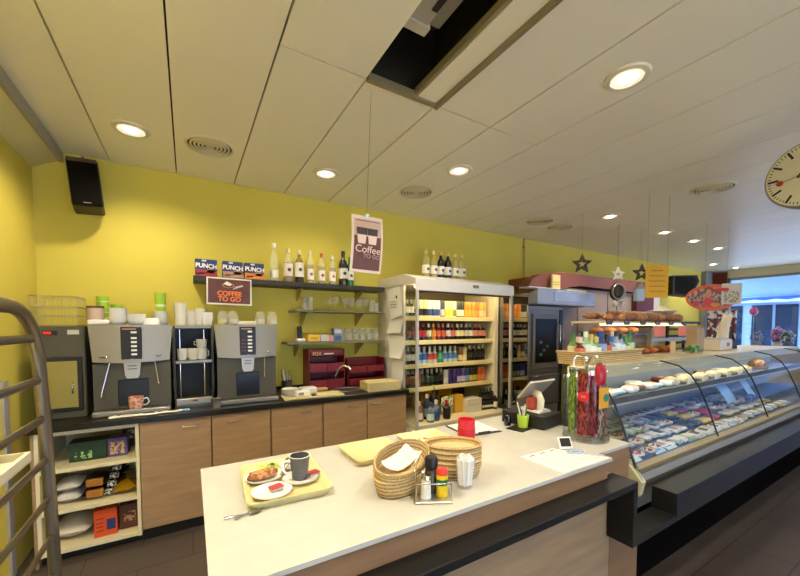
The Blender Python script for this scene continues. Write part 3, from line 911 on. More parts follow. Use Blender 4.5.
# bottles on the cooler's top
G = 'wine bottles on top of the cooler'
for k, x in enumerate((2.235, 2.34, 2.435, 2.535, 2.64, 2.74)):
    dk = k in (2, 3)
    bottle(['clear wine bottle with white label, leftmost on the cooler', 'clear wine bottle second from left on the cooler', 'left dark wine bottle on the cooler top',
            'right dark wine bottle on the cooler top', 'clear wine bottle just right of the dark ones', 'clear wine bottle, rightmost on the cooler'][k], (x, 3.2, 2.051), .30, .042, body='170d0c' if dk else 'gd8c87a', cap='e6c878',
           lab='e8e2d2', liquid=None, group=G, labh=(.16, .46), mark='5a4a44')

# cooler contents
def can(label, loc, h=.17, r=.033, body='d9d9d4', band=None, cap='b8b8b4', grp=None, cat='drink', tall=False):
    key = ('can', h, r, body, band, cap)
    if key in BOTTLE_CACHE:
        return dup(BOTTLE_CACHE[key], loc, 0, label, group=grp)
    t = thing('drink_can', label, cat, loc, 0, grp)
    B().lathe([(0, 0), (r*.85, 0), (r, .01), (r, h-.012), (r*.85, h), (0, h)], 14).build('body', mat(body, .35), t, 40)
    B().lathe([(0, h), (r*.8, h), (r*.8, h+.003), (0, h+.003)], 12).build('lid', mat(cap, .3, .6), t, 40)
    if band:
        B().lathe([(r*1.01, h*.12), (r*1.015, h*.12), (r*1.015, h*.5), (r*1.01, h*.5)], 14).build('band', mat(band, .4), t, 40)
    BOTTLE_CACHE[key] = t
    return t
rows = {
 'top': (1.621, 1.93, [('b', '202a18', 'e9e6d8', 2), ('c', 'd9cf9c', '22201a', 3), ('c', 'e3e0d6', '2d4a8c', 3), ('c', '33405e', 'c9c9c4', 1), ('c', 'e8e2a8', 'd9d34a', 2), ('c', 'e6e6d0', '8d9450', 1), ('c', '2c3626', 'e6e2d0', 2), ('c', 'f0902a', 'f2a83c', 3), ('c', 'e06a34', 'ef8f4a', 1), ('c', 'ee9a3c', 'f7c99a', 2)]),
 'second': (1.371, 1.94, [('b', '1c1210', '8c2a2c', 2), ('b', '1a0d0c', 'c22a34', 2), ('b', '3a3a20', 'd9d9c4', 1), ('b', 'c9772a', 'e39a3c', 1), ('b', '5a1d18', 'e0653c', 2), ('b', '2a1614', 'e8e2da', 1), ('b', '2a1210', 'd9705a', 1), ('b', '1c1411', 'e9dca0', 2), ('b', '15100e', 'cfc4ba', 1), ('b', '20140f', 'e8e4c8', 1), ('b', '1c0e0d', 'd98a70', 3)]),
 'third': (1.121, 1.94, [('b', '2a241c', 'd9d4c4', 2), ('b', '9fc0d6', '3a6aa8', 2), ('b', 'c9d0c8', 'd0492c', 2), ('b', '3a8a62', '4aa86a', 1), ('b', 'b9cfd6', '4f7fb0', 3), ('c', '8a5a2c', 'e8d49a', 1), ('c', 'd9c08a', 'e8dcb8', 1), ('b', '1c1a16', '2c2a24', 4)]),
 'fourth': (.876, 1.94, [('b', '3a1614', '7c2a22', 2), ('c', 'b0451e', 'd0742c', 1), ('b', '1d2a1c', '3d4a38', 3), ('b', '121210', '1c1c18', 2), ('c', 'c9c4b8', 'ded8cc', 1), ('c', '4a2f7a', '35246a', 2), ('c', '5a4a9a', 'c9c4d8', 2), ('c', '2a4f8a', '8aa4c4', 1), ('c', '23301f', 'c4b84a', 2), ('c', 'c9581e', 'e08a3c', 2)]),
}
NAMES = {'top': 'top', 'second': 'second', 'third': 'third', 'fourth': 'fourth'}
for rk, (z, x0, items) in rows.items():
    seq = [it for it in items for _ in range(it[3])]
    n = len(seq)
    dx = (3.10-x0-.03)/n
    for k, (kd, c1, c2, _) in enumerate(seq):
        lab = '%s, %s from left on the %s cooler shelf' % ('drinks bottle' if kd == 'b' else 'drinks can', ORD[k], NAMES[rk])
        loc = (x0+.035+dx*k, 3.155+.008*(k % 2), z)
        gg = 'drinks on the %s cooler shelf' % NAMES[rk]
        if kd == 'b':
            bottle(lab, loc, .185, .0325, body=c1, cap=c2 if rk == 'second' else 'c9c4b8', lab=c2, neck=.34, group=gg, labh=(.25, .6))
        else:
            can(lab, loc, .185 if rk == 'top' else .165, .0315, c1, c2, grp=gg)
        # a second one stands right behind
# cooler deck goods
ZD = .551
for k, (x, y, c1, c2, cp, h) in enumerate([(2.03, 3.02, '8a6a4a', 'd9cfb4', 'd9cfb4', .2), (2.15, 3.05, '24344e', '8a94a0', 'e0e0dc', .26), (2.20, 2.96, '5a6a80', '34507a', 'e0e0dc', .21), (2.335, 2.95, '1a100e', '1c1614', 'b5262a', .2), (2.11, 2.93, '66747c', 'c9d4d8', '4a5a6a', .2), (2.27, 3.1, '31221c', '5a3f62', 'c9b84a', .34)]):
    bottle(['brown bottle at the left of the cooler deck', 'tall blue water bottle on the cooler deck', 'clear blue water bottle at front of the cooler deck', 'dark cola bottle with red cap on the cooler deck', 'small pale bottle at front left of the cooler deck', 'tall dark bottle behind the water bottles on deck'][k], (x, y, ZD), h, .04, body=c1, cap=cp, lab=c2, group='bottles on the cooler deck')
carton('drinks_crate', 'left yellow crate at the back of the cooler deck', .2, .2, .26, mat('d9a41e', .5), (2.36, 3.42, ZD), panel=[(.1, .2, .9, .8, mat('b9831a', .5))], cat='crate')
carton('drinks_crate', 'right yellow crate at the back of the cooler deck', .2, .2, .24, mat('d9a41e', .5), (2.6, 3.42, ZD), panel=[(.1, .3, .5, .7, mat('4f3a1e', .5))], cat='crate')
t = thing('sweets_bag', 'clear bag of green and red sweets on the cooler deck', 'bag', (2.46, 3.1, ZD))
B().pillow(.17, .2, .1).build('bag', blotch('5f7a4a', 'd8d0b4', 40, rough=.3), t, 60)
solo(B().box((-.06, -.05, 0), (.06, .05, .2), .003), 'juice_carton', mat('d8a62c', .5), 'yellow juice carton beside the white box on the deck', 'carton', (2.62, 3.14, ZD))
carton('cardboard_box', 'white cardboard box in the middle of the cooler deck', .22, .14, .15, mat('d9d3c2', .6), (2.80, 3.1, ZD), panel=[(.08, .55, .92, .6, mat('b3ac98', .6))])
t = thing('bottle_carrier', 'black carrier holding dark bottles at right of cooler deck', 'carrier', (3.02, 3.09, ZD), R(-6))
B().box((-.1, -.06, 0), (.1, .06, .1), .004).build('box', mat('1c1a16', .4), t)
B().tube([(-.1, -.02, .1), (-.1, -.02, .2), (.1, -.02, .2), (.1, -.02, .1)], .007).build('handle', BLACK, t, 60)
B().box((-.09, -.0615, .03), (.09, -.06, .055)).build('sticker', mat('d9d4c4', .5), t)
for k in range(4):
    bottle('dark bottle, %s from left in the black carrier' % ORD[k], (2.95+.047*k, 3.09-.005*k, ZD+.101), .14, .021, body='14120e', cap='1c1a16', lab='3a362c', group='dark bottles in the carrier')
bottle('slim dark bottle with white label right of the carrier', (3.115, 3.02, ZD), .2, .024, body='15110d', cap='e0dcd0', lab='ded8c8')

# ================================================================ ISLAND COUNTER
t = thing('service_counter', 'long counter with a glossy cream worktop and oak apron', 'counter')
poly = [(.03, .911), (1.715, .911), (1.715, .98), (2.02, .98), (2.02, 1.76), (.035, 1.76)]
B().prism(poly, .885, .90).build('worktop', COUNTER, t)
B().box((.05, .925, .80), (1.70, .945, .885)).build('apron', APRON, t)
B().box((.05, 1.72, .815), (1.70, 1.74, .885)).build('apron', APRON, t)
B().box((1.72, .985, .49), (2.015, 1.0, .885)).build('register_panel', APRON, t)
B().box((.06, .954, .04), (1.785, .974, .80)).build('front_panel', OAK, t)
B().box((1.789, .954, 0), (2.06, .974, .488)).build('front_panel', APRON, t)
B().box((.06, .98, .06), (.08, 1.70, .80)).build('end_panel', OAK, t)
B().box((1.995, 1.0, .06), (2.015, 1.72, .885)).build('end_panel', OAK, t)
B().box((.06, 1.68, .06), (1.99, 1.70, .885)).build('back_panel', OAK, t)
B().box((.1, 1.0, 0), (1.96, 1.66, .06)).build('plinth', BLACK, t)
t = thing('bag_ledge', 'stepped black laminate ledge along the fronts of both counters', 'ledge')
B().box((.05, .83, .768), (1.787, .952, .80), .002).build('upper_board', LAMINATE, t)
B().box((1.754, .83, .522), (1.787, .952, .768), .002).build('step_panel', LAMINATE, t)
B().box((1.754, .83, .49), (2.195, .952, .522), .002).build('lower_board', LAMINATE, t)
B().box((2.195, .83, .49), (7.2, .952, .64), .003).build('beam', LAMINATE, t)

# --- trays
def serving_tray(label, loc, rz, w, d, group='cream serving trays on the counter'):
    t = thing('serving_tray', label, 'tray', loc, rz, group)
    b = B()
    # rounded rectangle rings
    def ring(w_, d_, z, r_=.03, n=5):
        out = []
        for cx, cy, a0 in ((w_/2-r_, d_/2-r_, 0), (-w_/2+r_, d_/2-r_, 90), (-w_/2+r_, -d_/2+r_, 180), (w_/2-r_, -d_/2+r_, 270)):
            for k in range(n+1):
                a = R(a0+90*k/n)
                out.append((cx+r_*math.cos(a), cy+r_*math.sin(a), z))
        return b._new(out, None)
    rs = [ring(w-.03, d-.03, 0), ring(w, d, .024), ring(w, d, .028), ring(w-.012, d-.012, .028), ring(w-.05, d-.05, .007)]
    for A, C in zip(rs, rs[1:]):
        for k in range(len(A)):
            b.bm.faces.new([A[k], A[(k+1) % len(A)], C[(k+1) % len(A)], C[k]])
    b.bm.faces.new(rs[0])
    b.bm.faces.new(rs[-1][::-1])
    b.build('tray_shell', TRAY, t, 50)
    return t
serving_tray('cream tray holding the plates and the grey cup', (.315, 1.435, .901), R(-3), .30, .39)
serving_tray('empty cream tray in the middle behind the bread baskets', (.762, 1.54, .901), R(0), .27, .265)
t = serving_tray('printed cream tray furthest right, left of the red cup', (1.09, 1.555, .901), R(-3), .255, .24)
B().box((-.06, -.05, .0072), (.05, .05, .0076)).build('dark_print', blotch('efe2a2', '6a6248', 28, .55), t)
ZP = .9095
def plate(label, loc, r, grp='white plates on the cream tray', sx=1.):
    t = thing('plate', label, 'plate', loc, 0, grp)
    B().lathe([(0, 0), (r*.55, 0), (r*.62, .004), (r, .013), (r, .016), (r*.62, .0075), (0, .006)], 32, sx=sx).build('dish', PORC, t, 60)
    return t
plate('white plate with the seeded roll, at left on the tray', (.25, 1.49, ZP), .075)
plate('white plate with a red jam portion at the tray front', (.252, 1.335, ZP), .07)
plate('white saucer beneath the grey cup on the tray', (.372, 1.40, ZP), .068)
plate('small white saucer at the back of the tray beside the cup', (.375, 1.555, ZP), .055)
t = thing('bread_roll', 'brown seeded open roll lying on the left plate', 'bread roll', (.245, 1.475, ZP+.010), R(12))
B().blob((0, 0, .014), (.062, .028, .017), noise=.12, seed=3, sub=3).build('crust', blotch('8f5a2c', 'c9965a', 70), t, 60)
B().box((-.05, -.018, .024), (.05, .02, .031), .004).build('topping', blotch('a5602f', 'd0a070', 60), t)
t = thing('salad_garnish', 'green salad garnish on the back of the left plate', 'salad', (.278, 1.535, ZP+.012))
B().blob((0, 0, .012), (.042, .026, .014), noise=.5, seed=4, sub=3).build('leaves', blotch('8fae3e', 'c9dc7a', 60), t)
B().blob((.01, .0, .024), (.012, .008, .006), noise=.3).build('herb', mat('3f5c1e', .5), t)
for (x, y, lab) in [(.268, 1.345, 'red jam portion on the front plate'), (.425, 1.405, 'red jam portion on the saucer right of the grey cup')]:
    t = thing('jam_portion', lab, 'jam portion', (x, y, ZP+.008), R(15), 'red jam portions on the tray')
    B().box((-.022, -.016, 0), (.022, .016, .013), .003).build('tub', mat('d8d0c4', .4), t)
    B().box((-.024, -.018, .013), (.024, .018, .0145)).build('foil_lid', mat('c8434a', .35), t)
t = thing('coffee_cup', 'dark grey striped coffee cup with white handle on the tray', 'cup', (.372, 1.405, ZP+.008))
B().lathe([(0, 0), (.026, 0), (.03, .004), (.04, .092), (.038, .092), (.034, .07), (0, .07)], 28).build('cup_body', mat('54565a', .3, var=.25, scale=3, stretch=(.4, .4, 30)), t, 50)
B().lathe([(.0395, .0905), (.041, .093), (.0375, .093)], 28).build('rim', PORC, t)
B().lathe([(0, .0705), (.0345, .0705)], 24).build('coffee', mat('4d2c14', .2), t)
B().tube([(-.034, 0, .075), (-.062, .0, .078), (-.068, 0, .05), (-.055, 0, .03), (-.03, 0, .03)], .0055, 10).build('handle', PORC, t, 60)
def cutlery(name, label, loc, rz, L=.13, kind='spoon', g=None, tilt=0):
    t = thing(name, label, 'cutlery', loc, group=g, rot=(0, tilt, rz))
    B().tube([(0, 0, .004), (L*.3, 0, .006), (L*.62, 0, .004)], [.005, .003, .0025], 8).build('handle', CHROME, t, 60)
    if kind == 'spoon':
        B().lathe([(0, -.003), (.6, -.002), (1, .002), (.6, 0), (0, -.001)], 16, M=Matrix.Translation((L*.8, 0, .005)) @ Matrix.Diagonal((L*.2, .013, 1, 1))).build('bowl', CHROME, t, 60)
    elif kind == 'knife':
        B().box((L*.6, -.008, .003), (L, .007, .0045)).build('blade', CHROME, t)
    else:
        B().box((L*.6, -.01, .003), (L*.75, .01, .0045)).build('head', CHROME, t)
        for k in range(3):
            B().box((L*.75, -.009+.007*k, .003), (L, -.006+.007*k, .0045)).build('tine', CHROME, t)
    return t
cutlery('teaspoon', 'left teaspoon of two lying on the counter front', (.085, 1.248, .901), R(-4), .115)
cutlery('teaspoon', 'right teaspoon of two lying on the counter front', (.115, 1.225, .901), R(24), .12)
cutlery('table_knife', 'knife leaning on the left plate beside the grey cup', (.305, 1.44, ZP+.017), R(66), .15, 'knife', tilt=R(-6))
cutlery('table_fork', 'fork leaning on the left plate beside the knife', (.318, 1.45, ZP+.017), R(60), .14, 'fork', tilt=R(-6))

# --- bread baskets
WV, WV2 = weave('dcc088', 'a07d42'), weave('e2c894', 'a9874c')
def oval_basket(label, loc, rz, a, bb_, h, m, grp, rot=None, bottom_hole=False, top=False):
    t = thing('bread_basket', label, 'basket', loc, rz, grp, rot)
    B().lathe([(0, 0), (.86, 0), (.9, .002), (.97, h*.6), (1., h), (.95, h), (.92, h*.6), (.86, .006), (0, .006)], 40, M=Matrix.Diagonal((a, bb_, 1, 1))).build('woven_wall', m, t, 60)
    n = 40
    B().tube([(a*.985*math.cos(2*PI*k/n), bb_*.985*math.sin(2*PI*k/n), h) for k in range(n)], .0055, 8, True).build('rim', m, t, 60)
    return t
G = 'woven bread baskets on the counter'
for k in range(2):
    oval_basket(['bottom basket of the left woven pile behind the cruet', 'middle basket of the left woven pile'][k], (.70, 1.165, .901+.03*k), R(24), .135, .082, .062, WV, G)
oval_basket('tilted top basket of the left pile with a white napkin', (.70, 1.165, .970), 0, .142, .085, .055, WV2, G, rot=(R(14), R(-8), R(24)))
t = thing('paper_napkin', 'white paper napkin lining the tilted woven basket', 'napkin', (.70, 1.165, .995), rot=(R(14), R(-8), R(24)))
b = B()
rr = random.Random(8)
rws = []
for i in range(11):
    rws.append([b.bm.verts.new((-.085+.17*i/10, -.04+.08*j/6, .016*((abs(i-5)/5)**2)+.012*((abs(j-3)/3)**2)+.004*rr.random())) for j in range(7)])
for i in range(10):
    for j in range(6):
        b.bm.faces.new([rws[i][j], rws[i+1][j], rws[i+1][j+1], rws[i][j+1]])
b.build('tissue', mat('dcd8d0', .8), t, 60)
for k in range(5):
    oval_basket('woven oval basket, %s from bottom of the right pile' % ORD[k], (.945, 1.15, .901+.021*k), R(-29), .118, .078, .05, WV2 if k % 2 else WV, G)
bk_ = [o for o in bpy.data.objects if o.get('label', '').startswith('woven oval basket, fifth')][0]
B().lathe([(0, .036), (.86, .036), (.95, .03), (0, .03)], 40, M=Matrix.Diagonal((.112, .074, 1, 1))).build('woven_bottom', WV, bk_, 60)
# --- cruet
t = thing('cruet_stand', 'small steel wire stand holding the condiment shakers', 'stand', (.752, 1.035, .901), R(-28))
t.scale = (1.25, 1.25, 1.25)
B().box((-.055, -.045, 0), (.055, .045, .006), .003).build('base', STEEL, t)
for x, y in ((-.05, -.04), (.05, -.04), (.05, .04), (-.05, .04)):
    B().tube([(x, y, .004), (x, y, .055)], .002, 6).build('post', CHROME, t, 60)
B().tube([(-.05, -.04, .055), (.05, -.04, .055), (.05, .04, .055), (-.05, .04, .055)], .002, 6, True).build('rail', CHROME, t, 60)
B().tube([(-.05, .04, .055), (-.03, .02, .12), (-.05, 0, .10), (-.05, -.04, .055)], .002, 6).build('carrying_handle', CHROME, t, 60)
t = thing('pepper_mill', 'black-topped pepper mill in the wire stand', 'pepper mill', (.766, 1.058, .909))
t.scale = (1.2, 1.2, 1.0)
B().lathe([(0, 0), (.02, 0), (.019, .08), (.014, .09), (0, .09)], 20).build('glass_body', mat('4a4238', .2), t, 50)
B().lathe([(0, .09), (.02, .09), (.021, .12), (.018, .13), (0, .13)], 20).build('top', BLACK, t, 50)
t = thing('seasoning_shaker', 'yellow and green seasoning shaker with a red lid', 'shaker', (.781, 1.012, .909))
t.scale = (1.15, 1.15, 1.05)
B().lathe([(0, 0), (.018, 0), (.018, .075), (0, .075)], 20).build('body', mat('e8c81c', .4), t, 40)
B().lathe([(.0183, .04), (.0187, .04), (.0187, .06), (.0183, .06)], 20).build('green_band', mat('2f6a34', .4), t, 40)
B().lathe([(0, .075), (.0185, .075), (.0185, .088), (.015, .095), (0, .095)], 20).build('lid', mat('d23a2c', .4), t, 40)
t = thing('salt_shaker', 'clear salt shaker with white salt in the wire stand', 'shaker', (.722, 1.029, .909))
t.scale = (1.25, 1.25, 1.25)
B().lathe([(0, 0), (.015, 0), (.013, .05), (0, .05)], 16).build('salt', mat('ece9e2', .8), t, 50)
B().lathe([(.0155, 0), (.016, 0), (.014, .055), (.0135, .055)], 16).build('glass_wall', JAR, t, 50)
B().lathe([(0, .051), (.0145, .055), (.013, .065), (0, .068)], 16).build('cap', CHROME, t, 50)
solo(B().lathe([(0, 0), (.015, 0), (.014, .05), (.01, .06), (0, .06)], 14), 'toothpick_pot', mat('b9a27a', .5), 'small wooden toothpick pot at the back of the stand', 'pot', (.725, 1.07, .908), smooth=50)
t = thing('napkin_glass', 'drinking glass stuffed with folded white napkins', 'glass', (.91, 1.035, .901))
t.scale = (1.12, 1.12, 1.12)
B().lathe([(0, 0), (.026, 0), (.036, .1), (.034, .1), (.024, .008), (0, .008)], 24).build('glass_wall', frost('f4f4ee', .14), t, 60)
for k in range(5):
    a = k*1.26
    B().prism([(-.02, .01), (.02, .01), (.026, .098), (.004, .112), (-.022, .1)], -.0025, .0025, 'y', M=Matrix.Rotation(a, 4, 'Z') @ Matrix.Translation((0, .009, 0)) @ Matrix.Rotation(R(-5), 4, 'X')).build('napkin', mat('f0ede6', .7), t)
# --- red cup
t = thing('red_canister', 'bright red plastic canister standing behind the baskets', 'canister', (1.305, 1.475, .901))
t.scale = (1.25, 1.25, 1.3)
B().lathe([(0, 0), (.038, 0), (.039, .055), (0, .055)], 28).build('body', mat('c4182c', .35), t, 40)
B().lathe([(.0, .055), (.0365, .055), (.0375, .088), (.034, .088), (.033, .07), (0, .07)], 28).build('insert', mat('d01f34', .3), t, 40)
t = thing('order_pad', 'white order sheets on a black clipboard behind red canister', 'clipboard', (1.475, 1.61, .901), R(-6))
B().box((-.12, -.12, 0), (.12, .12, .004)).build('board', BLACK, t)
B().box((-.112, -.1, .004), (.112, .113, .008)).build('sheets', mat('efece4', .6), t)
B().box((-.04, -.122, .004), (.04, -.105, .014), .002).build('clip', DARK, t)
for k in range(4):
    B().box((-.09, .08-.03*k, .008), (.06, .083-.03*k, .0083)).build('text_line', mat('8f8c86', .6), t)
# --- pens
t = thing('pen_mat', 'small black mat under the lime pen cup', 'mat', (1.72, 1.47, .901), R(12))
B().box((-.06, -.055, 0), (.06, .055, .004), .001).build('rubber', BLACK, t)
t = thing('pen_cup', 'lime and white cup with pens beside the black cash drawer', 'pen cup', (1.76, 1.475, .905))
B().lathe([(0, 0), (.028, 0), (.036, .075), (.034, .075), (.026, .005), (0, .005)], 24).build('wall', mat('b4d23c', .4), t, 50)
B().lathe([(.0, .06), (.031, .06)], 16).build('inside', mat('dfe6b0', .6), t)
for k, (a, c) in enumerate([(0, 'e8e4da'), (1.3, '4a4a48'), (2.6, 'e8e4da'), (4, 'd8d0c0'), (5.2, '5a6a3a')]):
    B().tube([(.012*math.cos(a), .012*math.sin(a), .06), (.03*math.cos(a)-.01, .03*math.sin(a), .135+.01*(k % 3))], .004, 8).build('pen', mat(c, .4), t, 60)
bottle('small black bottle behind the pen cup', (1.72, 1.56, .901), .10, .02, body='16140f', cap='16140f', lab=None, cat='bottle')
# --- register
t = thing('cash_drawer', 'black cash drawer on the counter under the till display', 'cash drawer', (1.90, 1.53, .901), R(10))
B().box((-.115, -.15, 0), (.115, .14, .078), .004).build('housing', mat('161514', .5), t)
B().box((-.108, -.152, .006), (.108, -.15, .06)).build('drawer_front', mat('1f1e1c', .5), t)
t = thing('till_display', 'slanted grey till display on a white stand over the drawer', 'till', (0, 0, 0))
b = B()
q = [(1.80, 1.45, 1.175), (2.03, 1.45, 1.178), (2.09, 1.60, 1.06), (1.86, 1.60, 1.05)]
n_ = (Vector(q[1])-Vector(q[0])).cross(Vector(q[3])-Vector(q[0])).normalized()*.012
V = b._new(q, None)+b._new([Vector(p)+n_ for p in q], None)
for f in ((0, 1, 2, 3), (7, 6, 5, 4), (0, 4, 5, 1), (1, 5, 6, 2), (2, 6, 7, 3), (3, 7, 4, 0)):
    b.bm.faces.new([V[i] for i in f])
b.build('screen', mat('c9c7c4', .25), t)
B().prism([(1.865, .98), (1.98, .98), (1.975, .99), (1.955, 1.0), (1.87, .99)], 1.44, 1.60, 'y').build('base_plate', mat('e3e0d8', .4), t)
B().tube([(1.90, 1.46, .99), (1.90, 1.455, 1.06), (1.91, 1.48, 1.09), (1.93, 1.53, 1.09)], .012, 8, rz=.026).build('stand', mat('eceae4', .35), t, 50)
t = thing('card_terminal', 'red card terminal tucked behind the white till stand', 'terminal', (1.915, 1.515, .992))
B().box((-.055, -.025, 0), (.055, .03, .075), .012).build('shell', mat('b84a3a', .4), t)
# --- sheet, small display
t = thing('price_sheet', 'large printed white sheet lying at the counter corner', 'paper', (0, 0, .9008))
B().prism([(1.35, 1.145), (1.585, 1.14), (1.70, .918), (1.355, .918)], 0, .0008).build('sheet', mat('eeeae2', .4), t)
for k in range(3):
    B().box((1.39+.075*k, 1.118, .0008), (1.425+.075*k, 1.126, .0011)).build('heading', mat('4a4a4a', .6), t)
for c in range(4):
    for r_ in range(7):
        x = 1.385+.075*c+.004*r_
        y = 1.095-.024*r_
        B().box((x, y, .0008), (x+.045, y+.003, .001)).build('text_line', mat('a3a19c', .6), t)
t = thing('card_display', 'small white framed black display leaning on the printed sheet', 'display', (1.635, 1.095, .902), rot=(R(-30), 0, R(-25)))
B().box((-.036, -.004, 0), (.036, .004, .062), .003).build('frame', WHITE, t)
B().box((-.027, -.0052, .012), (.027, -.004, .054)).build('screen', mat('17150f', .25), t)
B().tube([(0, .004, .045), (0, .05, .012)], .004, 6).build('prop', WHITE, t)
t = thing('coin_mat', 'pale blue oval coin mat in front of the small display', 'coin mat', (1.632, 1.045, .9025), R(-20))
B().lathe([(0, 0), (.05, 0), (.05, .003), (0, .003)], 28, sx=1, sy=.6).build('pad', mat('b8cbe0', .4), t)
B().lathe([(.035, .003), (.042, .003), (.042, .0035), (.035, .0035)], 28, sx=1, sy=.6).build('ring_print', mat('6f8db5', .4), t)
B().box((-.02, -.006, .003), (.02, .006, .0035)).build('print', mat('6f8db5', .4), t)

# --- candy carousel
t = thing('candy_carousel', 'clear acrylic carousel with wire arms holding bags of sweets', 'carousel', (1.90, 1.16, .901))
B().lathe([(0, 0), (.118, 0), (.118, .012), (0, .012)], 36).build('base', glass('f2f2ee', .25), t, 40)
B().lathe([(.112, .012), (.116, .012), (.116, .045), (.112, .045)], 36).build('rim', glass('f2f2ee', .2), t, 40)
B().tube([(0, 0, .012), (0, 0, .42)], .008).build('pole', CHROME, t, 60)
cand = [(152, '4f6a26', '7f9844', None, 'bag of lime green sour strips at left of the carousel', .36),
        (204, '5a1016', '8a3432', 'round', 'bag of red sweets with a round red label', .36),
        (236, '440d10', '742426', None, 'narrow bag of dark red sweets in the middle', .35),
        (264, '4a4542', 'a08a7a', 'header', 'bag with red top and yellow label at the front', .39),
        (312, '741820', '9a605c', None, 'bag of red and white sweets at right of the carousel', .33),
        (30, '5a6a3a', 'b89a5a', None, 'bag of mixed sweets at the back of the carousel', .34),
        (90, '7f944a', 'b8b478', None, 'bag of pale green sweets at the back left', .35)]
for k, (a, c1, c2, hd, lab, hh) in enumerate(cand):
    ca, sa = math.cos(R(a)), math.sin(R(a))
    B().tube([(0, 0, .41), (.03*ca, .03*sa, .455), (.06*ca, .06*sa, .46), (.075*ca, .075*sa, .44), (.075*ca, .075*sa, .40)], .0022, 6).build('wire_arm', CHROME, t, 60)
    s = thing('candy_bag', lab, 'sweets bag', (1.90+.082*ca, 1.16+.082*sa, .925), R(a+90), 'bags of sweets on the carousel')
    B().pillow(.062, hh, .04).build('pouch', blotch(c1, c2, 130, .52, .25, (1, 1, .25)), s, 60)
    if hd == 'round':
        B().lathe([(0, -.001), (.028, -.001), (.028, .001), (0, .001)], 20, M=Matrix.Translation((0, -.0225, hh*.62)) @ Matrix.Rotation(PI/2, 4, 'X')).build('round_sticker', mat('c8202c', .3), s)
        B().cbox((0, -.024, hh*.63), (.03, .001, .004)).build('print', mat('d88078', .5), s)
        B().cbox((0, -.024, hh*.61), (.022, .001, .004)).build('print', mat('d88078', .5), s)
    if hd == 'header':
        B().pillow(.08, hh*.32, .055, Matrix.Translation((0, 0, hh*.69))).build('red_top', mat('a8141e', .3), s, 60)
        B().box((-.036, -.0242, hh*.42), (.036, -.0205, hh*.70)).build('yellow_card', mat('e0a52c', .4), s)
        B().lathe([(0, -.001), (.02, -.001), (.02, .001), (0, .001)], 18, M=Matrix.Translation((.014, -.0255, hh*.56)) @ Matrix.Rotation(PI/2, 4, 'X')).build('green_dot', mat('2f7a6a', .4), s)
    B().box((-.03, -.004, hh-.012), (.03, .004, hh+.012)).build('seal', glass('f0f0ea', .25), s)

# ================================================================ DISPLAY CASE
CX0, CX1 = 2.13, 7.2
t = thing('display_case', 'long refrigerated glass display case full of deli goods', 'display case')
BODY = mat('cfc5a4', .4)
def cpath(k):   # curved front glass cross-section (y, z)
    return [(1.015, .722), (1.08, .92), (1.135, 1.06), (1.19, 1.15), (1.27, 1.215), (1.40, 1.245)][k]
FOOT = lambda a, c: [(a, c), (CX1, c), (CX1, 1.69), (2.78, 1.69), (a, 1.47)]
B().prism(FOOT(CX0, 1.06), 0, .40).build('plinth', mat('15110f', .9, spec=0), t)
B().prism([(1.03, .70), (1.0, .685), (.99, .65), (1.01, .605), (1.07, .545), (1.10, .40), (1.2, .40), (1.2, .69), (1.06, .69)], CX0+.025, CX1, 'x').build('front_bumper', mat('8f8875', .35, .2), t)
B().box((CX0+.025, 1.0, .70), (CX1, 1.05, .722), .003).build('rail', mat('a08c5c', .4, .3), t)
B().prism(FOOT(CX0+.025, 1.19), .40, .70).build('cold_body', mat('8f98a4', .4), t)
B().prism(FOOT(CX0+.025, 1.05), .70, .718).build('deck', mat('4a525c', .45), t)
B().prism([(1.67, .735), (1.69, .735), (1.71, 1.2), (1.65, 1.2)], 2.78, CX1, 'x').build('back_panel', mat('8f98a4', .35, .3), t)
B().prism([(CX0+.025, 1.45), (CX0+.025, 1.47), (2.78, 1.69), (2.78, 1.67)], .735, 1.2).build('angled_back_panel', mat('8f98a4', .35, .3), t)
s_ = B().prism([(CX0+.03, 1.37), (CX1, 1.37), (CX1, 1.64), (2.75, 1.64), (CX0+.03, 1.43)], 1.0, 1.012).build('middle_shelf', mat('5d666e', .3), t)
B().box((CX0+.03, 1.355, .975), (CX1, 1.372, 1.02), .002).build('shelf_edge', mat('3a3c40', .35), s_)
B().box((CX0+.03, 1.372, .955), (CX1, 1.40, .985)).build('shelf_lamp_rail', mat('d8cfb0', .4), s_)
B().prism([(2.2, 1.40), (CX1, 1.40), (CX1, 1.95), (3.0, 1.95), (2.6, 1.68), (2.2, 1.48)], 1.205, 1.25).build('top_board', mat('cfc6a0', .4), t)
B().box((2.2, 1.40, 1.165), (CX1, 1.412, 1.205)).build('board_lip', mat('cfc6a0', .4), t)
B().box((CX0+.05, 1.43, 1.19), (CX1-.05, 1.46, 1.204)).build('lamp_tube', mat('fff8ec', .4, emit=11), t)
B().prism([(1.0, .745), (.965, .66), (.985, .585), (1.06, .52), (1.46, .52), (1.46, 1.205), (1.40, 1.205), (1.25, 1.17), (1.13, 1.03), (1.03, .80)], CX0, CX0+.012, 'x').build('end_glass', glass('e6e8dc', .1), t)
B().prism([(1.03, .74), (.965, .665), (.98, .585), (1.06, .52), (1.09, .38), (1.46, .38), (1.46, .74)], CX0-.012, CX0+.03, 'x').build('end_panel', mat('d8cc9c', .4), t)
gx = [CX0+.02, 3.31, 4.41, 5.51, 6.61, CX1]
for i in range(5):
    b = B()
    prev = None
    for k in range(6):
        y, z = cpath(k)
        row = b._new([(gx[i]+.004, y, z), (gx[i+1]-.004, y, z)], None)
        if prev:
            b.bm.faces.new([prev[0], prev[1], row[1], row[0]])
        prev = row
    b.build('front_pane', glass('f6faf8', .035, .02), t, 60)
for i in range(5):
    B().tube([(gx[i], *cpath(k)) for k in range(6)], .006, 6).build('glass_joint', mat('1a1a1a', .4), t, 60)

